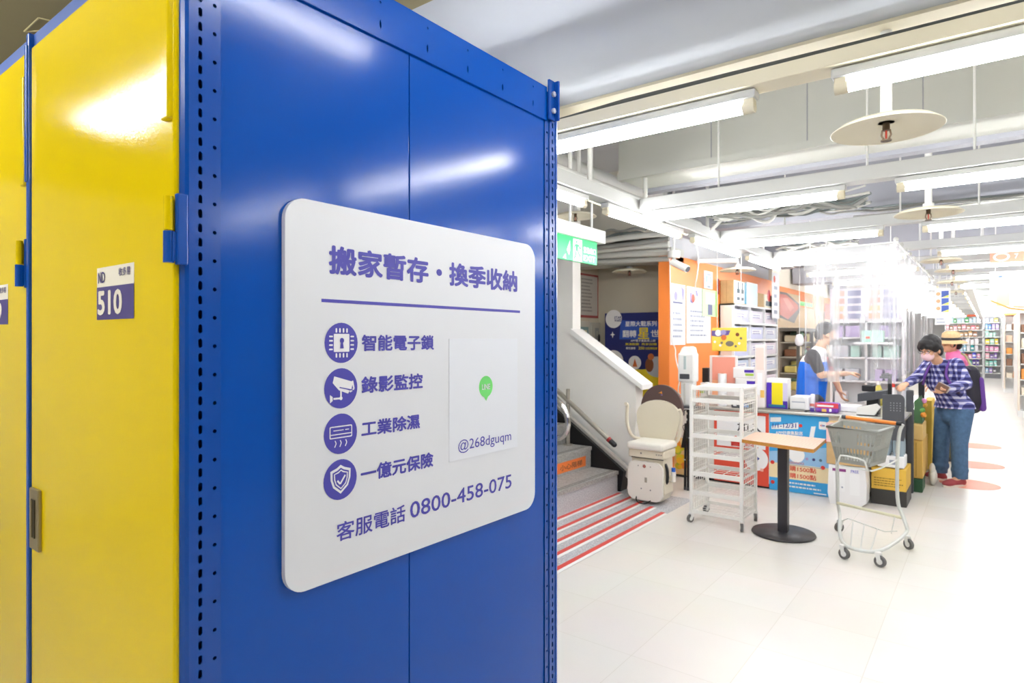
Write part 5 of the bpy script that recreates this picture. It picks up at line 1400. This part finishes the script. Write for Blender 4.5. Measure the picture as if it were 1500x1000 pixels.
blob('checked_shirt', PLAID, sh, [(che - UP * .02, (.185, .145, .17), MT), (pel + UP * .0, (.19, .165, .16), MT)], cp, .008, 5, [(Vector((0, 0, hem - .035)), Vector((0, 0, -1)))])
blob('collar', PLAID, [(nek + R1 * .05 - UP * .03 - F1 * .03, .024, nek + F1 * .055 - UP * .05 + R1 * .025, .018), (nek - R1 * .05 - UP * .03 - F1 * .03, .024, nek + F1 * .055 - UP * .05 - R1 * .025, .018), (nek + R1 * .05 - UP * .02 - F1 * .03, .024, nek - R1 * .05 - UP * .02 - F1 * .03, .024)], [], cp, .006, 3)
JEAN = mat('denim', '4f6f92', .85, vary=.16, scale=26)
blob('jeans', JEAN, [(pel - UP * .06, .13, pel + UP * .07, .125), (rh, .108, rk_, .078), (rk_, .078, ra - UP * .01, .07), (lh, .108, lk, .078), (lk, .078, la - UP * .01, .07), (rh, .11, lh, .11)],
     [((rk_ + ra) / 2 - UP * .1, (.078, .082, .06), MT), ((lk + la) / 2 - UP * .1, (.078, .082, .06), MT)], cp, .008, 5, [(Vector((0, 0, .08)), Vector((0, 0, -1)))])
SHR = mat('shoe_red', 'a8454a', .6); SOL = mat('sole_white', 'efe3d6', .6)
shoe(cp, rheel, rtoe, SHR, SOL); shoe(cp, lheel, ltoe, SHR, SOL)
# what he carries
bpk = thing('backpack', 'black and violet backpack worn by the shopper in the checked shirt', 'backpack', tuple(onD(1424, 600, 6.62)))
bc = onD(1421, 572, 6.66); VI = mat('strap_violet', '6b3f9a', .6)
blob('bag', mat('bag_black', '2a2733', .7), [(bc + UP * .18, .09, bc - UP * .12, .11)], [(bc - UP * .08 - F1 * .06, (.11, .1, .17), MT)], bpk, .009, 5)
blob('side_pocket', VI, [(bc + R1 * -.09 + UP * .12 - F1 * .02, .03, bc - R1 * .10 - UP * .18 - F1 * .04, .035)], [], bpk, .007, 4)
def strap(pts): MB().tube(pts, .017, mat('strap_dark', '322a48', .7), 10, sub=2).tube([Vector(p_) + F1 * .006 - R1 * .004 for p_ in pts], .013, VI, 8, sub=2).build('strap', bpk)
strap([bc + UP * .2 - R1 * .02, ls + UP * .055 - R1 * -.05, ls + R1 * .05 + F1 * .085 - UP * .03, ls + R1 * .035 + F1 * .125 - UP * .13, ls + F1 * .09 - UP * .25 - R1 * .03, bc - UP * .12 + F1 * .04])
strap([bc + UP * .2 + R1 * .1, rs + UP * .055 - R1 * .05, rs - R1 * .04 + F1 * .09 - UP * .03, rs - R1 * .02 + F1 * .12 - UP * .12, rs + F1 * .06 - UP * .2 + R1 * .03])
wl = thing('wallet', 'brown and grey wallet held in the left hand of the checked-shirt shopper', 'wallet', tuple(lw + (lw - le).normalized() * .07 + UP * .02))
c_ = lw + (lw - le).normalized() * .1 + UP * .035
Mw = Matrix.Translation(c_) @ Matrix.Rotation(.5, 4, 'Z') @ Matrix.Rotation(.5, 4, 'Y')
MB().box((-.055, -.012, -.03), (.055, .0, .04), mat('wallet_brown', '7a5848', .6), .006, M=Mw).build('cover', wl)
MB().box((-.04, -.002, -.02), (.07, .012, .05), mat('wallet_grey', 'b9b4b4', .4), .005, M=Mw).build('inner_fold', wl)

# ---- cashier behind the curtain
cs = thing('person', 'cashier in blue and white vest and dark mask behind the clear curtain', 'person', tuple(Vector((onD(1190, 600, 6.72).x, onD(1190, 600, 6.72).y, 0))))
F2 = (RGT * .96 - FWD * .1).normalized(); R2 = F2.cross(UP); _, _, _, MT2 = basis(F2)
pel, che, nek = onD(1186, 592, 6.78), onD(1191, 541, 6.74), onD(1199, 510, 6.72); hC = onD(1210, 489, 6.70)
rs, ls = onD(1190, 520, 6.56), onD(1201, 519, 6.92); re_, rw = onD(1203, 549, 6.52), onD(1240, 547, 6.56)
le, lw = onD(1222, 551, 6.96), onD(1230, 572, 6.88)
b0 = cs.location
ra, la = b0 + R2 * .075 + UP * .08, b0 - R2 * .075 + UP * .08
rh, lh = Vector((ra.x, ra.y, .9)), Vector((la.x, la.y, .9))
hb, hat_, HM = head_parts(hC, F2, -.28)
caps = [(pel, .115, che, .125), (che, .12, nek - UP * .03, .065), (nek - UP * .03, .054, hC - UP * .03, .052), (che + UP * .08, .085, rs, .055), (che + UP * .08, .085, ls, .055),
        (rs, .05, re_, .04), (re_, .038, rw, .026), (ls, .05, le, .04), (le, .038, lw, .026), (rh - UP * .1, .08, (rh + ra) / 2, .06), ((rh + ra) / 2, .06, ra, .036), (lh - UP * .1, .08, (lh + la) / 2, .06), ((lh + la) / 2, .06, la, .036), (rh - UP * .1, .08, pel, .1), (lh - UP * .1, .08, pel, .1)]
hand(caps, rw, rw - re_, Vector((0, 0, -1)), -1, .3); hand(caps, lw, lw - le, FWD * -.4 + RGT * .6, 1, .5)
blob('body', mat('skin_fair', 'eab893', .55, vary=.04, scale=30), caps, hb, cs, .0065, 4)
face(cs, hat_, HM); at = hat_
blob('hair', HAIR, [], [(at(0, -.022, .045), (.08, .098, .086), HM), (at(0, -.07, -.015), (.068, .042, .07), HM), (at(.066, -.025, .015), (.02, .04, .04), HM), (at(-.066, -.025, .015), (.02, .04, .04), HM), (at(0, .06, .085), (.055, .04, .026), HM)], cs, .007, 3)
mk = blob('face_mask', mat('mask_dark', '4b4d5c', .7), [], [(at(0, .06, -.052), (.062, .05, .052), HM), (at(0, .085, -.045), (.035, .032, .035), HM)], cs, .006, 4)
MB().tube([at(.058, .055, -.03), at(.078, -.005, -.01)], .002, BLACK, 6).tube([at(-.058, .055, -.03), at(-.078, -.005, -.01)], .002, BLACK, 6).build('ear_loops', mk)
blob('dark_shirt', mat('shirt_black', '2e2d33', .8), [(che + UP * .08, .1, rs, .066), (che + UP * .08, .1, ls, .066), (rs, .066, rs.lerp(re_, .7), .058), (ls, .066, ls.lerp(le, .7), .058), (pel, .128, che, .136)], [], cs, .008, 5)
blob('vest', VEST, [(pel - UP * .06, .145, che, .152), (che, .148, nek - UP * .05, .085), (che + UP * .1 + R2 * .06, .085, nek - UP * .05 + R2 * .05, .06), (che + UP * .1 - R2 * .06, .085, nek - UP * .05 - R2 * .05, .06)], [(che, (.185, .145, .18), MT2), (pel + UP * .02, (.185, .15, .17), MT2)], cs, .008, 5, [(pel - UP * .14, Vector((0, 0, -1)))])
blob('trousers', mat('trousers_dark', '33343c', .8), [(rh - UP * .1, .1, (rh + ra) / 2, .085), ((rh + ra) / 2, .085, ra, .07), (lh - UP * .1, .1, (lh + la) / 2, .085), ((lh + la) / 2, .085, la, .07), (rh - UP * .08, .1, pel - UP * .04, .11), (lh - UP * .08, .1, pel - UP * .04, .11)], [], cs, .01, 5, [(Vector((0, 0, .06)), Vector((0, 0, -1)))])
for a in (ra, la):
    q_ = Vector((a.x, a.y, 0)) - F2 * .07; shoe(cs, q_, q_ + F2 * .26, BLACK, DARK)
MB().tube([nek + R2 * .05 - UP * .01, nek + F2 * .07 - UP * .08 + R2 * .04, nek + F2 * .13 - UP * .2, nek + F2 * .07 - UP * .08 - R2 * .04, nek - R2 * .05 - UP * .01], .006, mat('strap_red', 'c2384a', .6), 6, sub=2).box(nek + F2 * .12 - UP * .25 - R2 * .02, nek + F2 * .135 - UP * .19 + R2 * .02, P('e3515a')).build('lanyard', cs)

# ---- shopper in a straw hat behind
p3 = thing('person', 'shopper in straw hat and pink shirt, standing behind the checked-shirt shopper', 'person', tuple(Vector((onD(1398, 600, 7.6).x, onD(1398, 600, 7.6).y, 0))))
F3 = (-RGT * .8 + FWD * .45).normalized(); R3 = F3.cross(UP); _, _, _, MT3 = basis(F3)
hC = onD(1393, 502, 7.55); nek = onD(1397, 514, 7.58); che = onD(1404, 540, 7.62); pel = onD(1404, 580, 7.65)
b0 = p3.location
rs, ls = nek + R3 * .17 - UP * .09, nek - R3 * .17 - UP * .09
re_, le = rs - UP * .26 - F3 * .02, ls - UP * .26 - F3 * .02
rw, lw = re_ + F3 * .2 - UP * .06, le + F3 * .2 - UP * .06
ra, la = b0 + R3 * .09 + UP * .08, b0 - R3 * .09 + UP * .08
rh, lh = Vector((ra.x, ra.y, .84)), Vector((la.x, la.y, .84))
hb, hat_, HM = head_parts(hC, F3, -.1); at = hat_
caps = [(pel, .11, che, .115), (che, .11, nek - UP * .03, .06), (nek - UP * .03, .05, hC - UP * .03, .05), (che + UP * .08, .08, rs, .05), (che + UP * .08, .08, ls, .05), (rs, .045, re_, .036), (re_, .035, rw, .024), (ls, .045, le, .036), (le, .035, lw, .024),
        (rh, .085, (rh + ra) / 2, .06), ((rh + ra) / 2, .06, ra, .036), (lh, .085, (lh + la) / 2, .06), ((lh + la) / 2, .06, la, .036), (rh, .1, lh, .1), (rh, .1, pel, .1), (lh, .1, pel, .1)]
hand(caps, rw, rw - re_, Vector((0, 0, -1)), -1, .5); hand(caps, lw, lw - le, Vector((0, 0, -1)), 1, .5)
blob('body', SKIN, caps, hb, p3, .007, 4)
face(p3, at, HM)
blob('hair', HAIR, [], [(at(0, -.03, .03), (.08, .088, .07), HM), (at(0, -.07, -.03), (.066, .04, .06), HM), (at(.07, -.01, -.02), (.018, .03, .04), HM), (at(-.07, -.01, -.02), (.018, .03, .04), HM)], p3, .008, 3)
ht = MB().lathe([(.005, .15), (.06, .148), (.09, .125), (.1, .06), (.104, .045), (.16, .02), (.165, .014), (.1, .03), (.09, .03)], STRAW, (0, 0, 0), 28, Matrix.Translation(hC - UP * .01) @ Matrix.Rotation(.12, 4, 'X')).build('straw_hat', p3)
MB().lathe([(.1035, .05), (.1015, .082), (.0985, .082), (.0995, .05)], BLACK, (0, 0, 0), 28, Matrix.Translation(hC - UP * .01) @ Matrix.Rotation(.12, 4, 'X')).build('hat_band', ht)
blob('pink_shirt', mat('shirt_pink', 'ef7fb4', .8), [(pel + UP * .04, .13, che, .135), (che, .13, nek - UP * .05, .085), (che + UP * .09, .095, rs, .066), (che + UP * .09, .095, ls, .066), (rs, .066, rs.lerp(re_, .8), .058), (ls, .066, ls.lerp(le, .8), .058)], [], p3, .009, 5)
blob('trousers', mat('trousers_khaki', '8d8a70', .8), [(rh, .11, (rh + ra) / 2, .085), ((rh + ra) / 2, .085, ra, .07), (lh, .11, (lh + la) / 2, .085), ((lh + la) / 2, .085, la, .07), (rh, .118, lh, .118), (rh, .115, pel, .115), (lh, .115, pel, .115)], [], p3, .01, 5, [(Vector((0, 0, .06)), Vector((0, 0, -1)))])
for a in (ra, la):
    q_ = Vector((a.x, a.y, 0)) - F3 * .07; shoe(p3, q_, q_ + F3 * .25, DARK, SOL)
sb = thing('shoulder_bag', 'olive shoulder bag seen beside the backpack', 'bag', tuple(onD(1424, 556, 7.4)))
blob('bag', mat('bag_olive', 'b3b48a', .8), [(onD(1423, 541, 7.45), .06, onD(1425, 553, 7.45), .07)], [], sb, .01, 4)
MB().tube([onD(1423, 540, 7.45), onD(1416, 522, 7.5), onD(1408, 517, 7.5)], .012, mat('bag_olive', 'b3b48a', .8), 8, sub=2).build('strap', sb)

# ============================================================ BACK OF THE SHOP
# round orange floor markers
for k, (px, py, rr) in enumerate(((1420, 709, .26), (1432, 681, .26), (1432, 653, .27))):
    a = onZ(px, py)
    solo('floor_marker', MB().cyl((a.x, a.y, .0005), (a.x, a.y, .002), rr, mat('marker_orange', 'f2a286', .5), 40), 'round orange floor marker, %s' % ('nearest, partly under the red shoes', 'second from the red shoes', 'third from the red shoes')[k], 'floor marker')
# hanging boards
def board(name, label, x0, x1, y, z0, z1, paint, base=PAPER, top=3.4):
    t = thing(name, label, 'sign', ((x0 + x1) / 2, y, z0))
    MB().box((x0, y, z0), (x1, y + .012, z1), base, .002).build('board', t)
    for x in (x0 + .05, x1 - .05): MB().cyl((x, y + .006, z1), (x, y + .006, top), .003, WMETAL, 6).build('wire', t)
    p = Print((x0, y, z0), (1, 0, 0), (0, 0, 1), .001, .001); paint(p, x1 - x0, z1 - z0)
    if p.mb.v: p.build('print', t)
def three(p, w, h):
    for k in range(3):
        v = h * (.78 - .2 * k); p.rect(w * .42, v - .02, w * .9, v + h * .15, mat('board_blue', '3f5cae', .5)); p.disc(w * .22, v + .04, w * .15, P('d8a27a'), 14); p.up(); p.poly([(w * .42, v - .02), (w * .9, v - .02), (w * .9, v + .02)], mat('print_lemon', 'f4ec62', .5))
    scribble(p, w * .1, h * .14, w * .8, 2, .05, INKG, 2)
board('picture_board', 'hanging white board with three blue product pictures beside the curtain', -.69, -.49, 11.9, 1.72, 2.29, three)
def mover(p, w, h):
    p.rect(w * .1, h * .18, w * .3, h * .72, mat('board_peach', 'f4c49a', .5)); p.rect(w * .33, h * .3, w * .6, h * .75, mat('board_blush', 'f6e0d0', .5)); p.line([(0, h * .32), (w * .3, h * .12), (w * .62, h * .05), (w * .9, h * .2)], .02, mat('board_orange', 'e8924a', .5)); p.line([(w * .35, h * .16), (w * .7, h * .12), (w * .95, h * .24)], .014, mat('board_orange', 'e8924a', .5))
    p.disc(w * .16, h * .88, .025, mat('board_blue', '3f5cae', .5), 14, ry=.014)
    for k in range(3): p.rect(w * (.5 + .16 * k), h * .84, w * (.6 + .16 * k), h * .94, INKG)
board('aisle_banner', 'white hanging banner with peach picture at the right edge of the photo', .0, .62, 9.45, 1.8, 2.3, mover)
board('orange_aisle_sign', 'orange hanging sign with pale round logo behind the right-hand tube lights', .0, .6, 8.35, 2.30, 2.42, lambda p, w, h: (p.disc(w * .16, h * .5, .07, PAPER, 20, ry=.045), p.up(), p.disc(w * .16, h * .5, .05, mat('sign_salmon', 'f2a488', .5), 20, ry=.03), p.text('7', w * .34, h * .3, .05, PAPER, .03, .02)), mat('sign_salmon', 'f2a488', .5))
# pictures on the pale wall past the orange one
def wallpic(name, label, y0, y1, z0, z1, paint, base, X=-3.165):
    p = Print((X, 0, 0), (0, 1, 0), (0, 0, 1), .002, 0.); p.rect(y0, z0, y1, z1, base); p.up(); paint(p, y0, z0, y1, z1); p.mb.box((X - .004, y0, z0), (X - .001, y1, z1), base)
    return solo(name, p.mb, label, 'picture')
def meat(p, y0, z0, y1, z1):
    p.poly([(y0, z0 + .08), (y0, z1), (y0 + .5, z1), (y1 - .05, z1 - .18), (y1, z0 + .28), (y1 - .5, z0)], mat('meat_dark', '6e5f58', .5)); p.up()
    p.poly([(y0, z0 + .14), (y0, z1 - .05), (y0 + .45, z1 - .04), (y1 - .2, z1 - .2), (y1 - .16, z0 + .3), (y0 + .6, z0 + .06)], mat('meat_red', 'c95f4c', .5)); p.up()
    p.poly([(y0 + .2, z1 - .12), (y0 + .55, z1 - .1), (y1 - .5, z1 - .28), (y1 - .55, z0 + .32), (y0 + .75, z0 + .22)], mat('meat_pink', 'e08a76', .5))
wallpic('meat_picture', 'large cured meat picture on the pale wall past the white cabinet', 12.5, 14.1, 1.82, 2.4, meat, mat('board_tan', 'e6c9a2', .6))
wallpic('green_sign', 'small green sign beside the meat picture', 14.1, 15.3, 2.2, 2.29, lambda *a: None, mat('sign_green', '5fce5a', .5))
for k in range(4):
    y = 16.6 + k * 1.05
    wallpic('red_letter_panel', 'blurred red letter on the pale wall seen through the curtain, %s from the left' % ('first', 'second', 'third', 'fourth')[k], y, y + .62, 1.98 - .03 * k, 2.36, lambda p, y0, z0, y1, z1: p.rect(y0 + .2, z0 + .08, y0 + .36, z1 - .1, mat('wall_pale', 'efe6d6', .6)) if k % 2 else None, mat('letter_red', 'e0694e', .5))
# refrigerated case
fg = thing('chiller_case', 'open chiller case with dark shelves behind the cashier', 'fridge', (-2.95, 13.9, 0))
MB().box((-3.19, 12.2, 0), (-3.1, 15.6, 1.7), mat('case_grey', 'a5988a', .5)).box((-3.1, 12.2, 0), (-2.7, 15.6, .55), mat('case_grey', 'a5988a', .5)).box((-3.1, 12.2, 1.64), (-2.75, 15.6, 1.7), mat('case_dark', '5c5a56', .5)).build('cabinet', fg)
for y in (12.2, 13.3, 14.4, 15.55): MB().box((-2.8, y, .55), (-2.75, y + .05, 1.64), mat('case_dark', '5c5a56', .5)).build('upright', fg)
for z_ in (.85, 1.15, 1.42): MB().box((-3.1, 12.25, z_), (-2.78, 15.55, z_ + .02), STEEL).build('shelf', fg)
R = random.Random(21)
fcol = {'brown': '8a5a40', 'green': '7fa08a', 'cream': 'e8dcc0', 'dark red': '7d3a30', 'grey': 'a29a90', 'yellow': 'e2cf7a'}
for z_, sn in ((.551, 'bottom'), (.871, 'second'), (1.171, 'third'), (1.441, 'top')):
    y = 12.35
    while y < 15.3:
        w_ = R.uniform(.16, .26); cn = R.choice(list(fcol))
        m = MB().box((-3.05, y, z_), (-2.84, y + w_, z_ + R.uniform(.12, .2)), P(fcol[cn]), .02)
        solo('food_pack', m, '%s food pack on the %s shelf of the chiller case' % (cn, sn), 'food', 'food packs in the chiller case'); y += w_ + .03
t = thing('white_lamp_jar', 'white rounded jar hanging in front of the chiller case', 'jar', tuple(onD(1171, 500, 8.6)))
a = onD(1171, 500, 8.6); MB().lathe([(.02, -.06), (.05, -.04), (.06, .02), (.04, .09), (.02, .1)], PAPER, tuple(a), 14).build('jar', t); MB().cyl(a + UP * .1, (a.x, a.y, 3.4), .003, WMETAL, 6).build('cord', t)

# white gondola behind the till, seen through the film
gn = thing('till_shelf', 'white shelf unit with picture panels behind the till', 'shelf', (-1.5, 10.75, 0))
m = MB().box((-1.95, 10.9, 0), (-1.0, 10.93, 2.26), WHITE)
for x in (-1.95, -1.48, -1.01): m.box((x, 10.6, 0), (x + .03, 10.9, 2.26), WHITE)
m.build('frame', gn)
for z_ in (.1, .5, .85, 1.2, 1.5, 1.74): MB().box((-1.95, 10.6, z_), (-1.0, 10.9, z_ + .025), WHITE).build('shelf', gn)
pp = Print((-1.95, 10.595, 0), (1, 0, 0), (0, 0, 1), .001, 0.); R = random.Random(5)
pp.rect(0, 1.77, .95, 2.26, mat('panel_mist', 'd6d2d8', .5)); pp.up()
for i in range(2):
    for j in range(4): pp.rect(.05 + .47 * i, 1.8 + .115 * j, .2 + .47 * i, 1.88 + .115 * j, P(('d9a27e', 'e0b98a', 'c99a8a', 'd8b3a0')[j])); pp.rect(.24 + .47 * i, 1.8 + .115 * j, .42 + .47 * i, 1.88 + .115 * j, P('8d8fae'))
pp.build('picture_panel', gn)
bc_ = {'mint': 'bfe6da', 'lilac': 'b9a6d0', 'white': 'f0eef0', 'grey': 'c2c4cc'}
for z_, sn in ((.526, 'lowest'), (.876, 'lower'), (1.226, 'upper'), (1.526, 'highest')):
    x = -1.9
    while x < -1.2:
        w_ = R.uniform(.1, .2); cn = R.choice(list(bc_))
        if not (x < -1.49 < x + w_ + .04):
            solo('shop_pack', MB().box((x, 10.65, z_), (x + w_, 10.85, z_ + .17), P(bc_[cn]), .008), '%s pack on the %s shelf of the unit behind the till' % (cn, sn), 'pack', 'packs on the shelf behind the till')
        x += w_ + .03
obox('mint_box', 'mint green box propped on the shelf unit behind the till', -1.5, -1.22, 10.4, 10.58, 1.45, 1.62, mat('box_mint', 'b9ead6', .5), 'box', None, ((.2, .3, .4, .5, INKR),))
gn2 = thing('bracket_shelf', 'narrow white ledge in front of the unit behind the till', 'shelf', (-1.36, 10.5, 1.42)); MB().box((-1.6, 10.38, 1.42), (-1.1, 10.6, 1.4495), WHITE).build('ledge', gn2)

# far wall of shelves
sx0, sx1, sxm, SY = -1.42, .36, -.2, 30.0
for u, (a, b, lb) in enumerate(((sx0, sxm, 'far shelf unit with pink and teal goods, left bay'), (sxm + .01, sx1, 'far shelf unit with blue and green goods, right bay'))):
    t = thing('shelf_unit', lb, 'shelf', ((a + b) / 2, SY, 0))
    MB().box((a, SY + .4, 0), (b, SY + .44, 2.35), WHITE).box((a, SY, 0), (a + .03, SY + .4, 2.35), WHITE).box((b - .03, SY, 0), (b, SY + .4, 2.35), WHITE).build('frame', t)
    MB().box((a, SY + .02, 0), (b, SY + .05, .16), mat('kick_grey', '86868a', .5)).build('kick_plate', t)
    for k in range(8): MB().box((a, SY, .17 + .275 * k), (b, SY + .4, .2 + .275 * k), WMETAL).build('shelf', t)
    if u == 0: MB().box((a + .25, SY - .02, 2.36), (b + .12, SY + .3, 2.56), mat('header_red', 'd4613c', .5)).build('header', t)
pal = [{'cream': 'efe4cc', 'lilac': 'c3b3d8', 'grey': '7d7f86'}, {'blue': '2f5fb8', 'red': 'd9454a', 'violet': '5a3f9c', 'teal': '7fd0c4'}, {'red': 'd9483c', 'gold': 'e0b04a', 'blue': '5a5fd0', 'pink': 'e79cc0'},
       {'sky': 'a8d4e8', 'teal': '2f9aa0', 'violet': '7a5ab8', 'white': 'f0eef4'}, {'pink': 'ee8fa8', 'white': 'f2e8ea'}, {'brown': '9a6a4a', 'tan': 'c8a070'}, {'pink': 'f07f8c', 'rose': 'e8a0a8', 'brown': 'a87858'}, {'green': '3fa85a', 'sky': 'c4e2f0', 'white': 'e6eef4'}]
pal2 = [{'sky': 'a8cbe8', 'violet': 'a98fd0', 'dark': '6a6a70'}, {'mint': 'a8e0c4', 'teal': '8fd8d0'}, {'rose': 'f0b4c0', 'pink': 'ee9ab8', 'violet': '8f6fb8'}, {'lime': '8fd83f', 'pink': 'f0a0c8'}, {'mint': 'b4ead0', 'yellow': 'f4dc3a'}, {'aqua': '9fdcdc', 'mint': 'b8ead8'}, {'sky': '8fc0f0', 'lilac': 'c8b4e8', 'blue': '6a9ae0'}, {'yellow': 'f0e06a', 'mist': 'cfd6e4'}]
lv = ('bottom', 'second', 'third', 'fourth', 'fifth', 'sixth', 'seventh', 'top')
for u, (a, b, pl_) in enumerate(((sx0, sxm, pal), (sxm + .01, sx1, pal2))):
    for k in range(8):
        x = a + .05; z_ = .2005 + .275 * k
        while x < b - .175:
            w_ = R.uniform(.08, .13); cn = R.choice(list(pl_[k])); h_ = R.uniform(.15, .23)
            solo('shop_pack', MB().box((x, SY + .03, z_), (x + w_, SY + .2, z_ + h_), P(pl_[k][cn]), .012, 1).box((x + .012, SY + .027, z_ + h_ * .3), (x + w_ - .012, SY + .031, z_ + h_ * .62), P('f2eef0')),
                 '%s pack on the %s shelf of the far unit, %s bay' % (cn, lv[k], ('left', 'right')[u]), 'pack', '%s packs on the %s shelf, %s bay' % (cn, lv[k], ('left', 'right')[u]))
            x += w_ + .02
# end displays along the right of the aisle
def gondola(label, x0, x1, y0, y1, h, seed):
    t = thing('display_stand', label, 'shelf', ((x0 + x1) / 2, (y0 + y1) / 2, 0))
    MB().box((x0, y0, .0), (x1, y1, .12), WHITE).box((x0, y0 + .3, .12), (x1, y1, h), WHITE).box((x0, y0, .12), (x0 + .03, y0 + .3, h), mat('stand_cream', 'f0e2d2', .5)).box((x1 - .03, y0, .12), (x1, y0 + .3, h), mat('stand_cream', 'f0e2d2', .5)).build('frame', t)
    n = 5
    for k in range(n): MB().box((x0 + .03, y0, .4 + (h - .5) * k / n), (x1 - .03, y0 + .3, .42 + (h - .5) * k / n), WMETAL).build('shelf', t)
    MB().box((x0, y0 - .02, h), (x1, y0 + .3, h + .06), mat('header_orange', 'f0a05a', .5)).build('header', t)
    R = random.Random(seed); cc = {'cream': 'f2e6d2', 'orange': 'f0a050', 'peach': 'f4cfb4', 'white': 'f4f0ee', 'brown': '8f6a54'}
    sn = ('lowest', 'second', 'middle', 'fourth', 'highest')
    for k in range(n):
        x = x0 + .05; z_ = .4205 + (h - .5) * k / n
        while x < x1 - .175:
            w_ = R.uniform(.09, .14); cn = R.choice(list(cc))
            solo('shop_pack', MB().box((x, y0 + .02, z_), (x + w_, y0 + .2, z_ + R.uniform(.13, .2)), P(cc[cn]), .01, 1), '%s pack on the %s shelf of the %s' % (cn, sn[k], 'near right stand' if seed == 1 else 'farther right stand'), 'pack', '%s packs on the %s shelf, %s' % (cn, sn[k], 'near stand' if seed == 1 else 'far stand'))
            x += w_ + .015
gondola('white display stand with orange header at the right edge of the photo', .43, 1.5, 15.5, 18.2, 2.0, 1)
gondola('narrow cream display stand farther along the right side of the aisle', .31, 1.1, 22.1, 25, 2.15, 2)
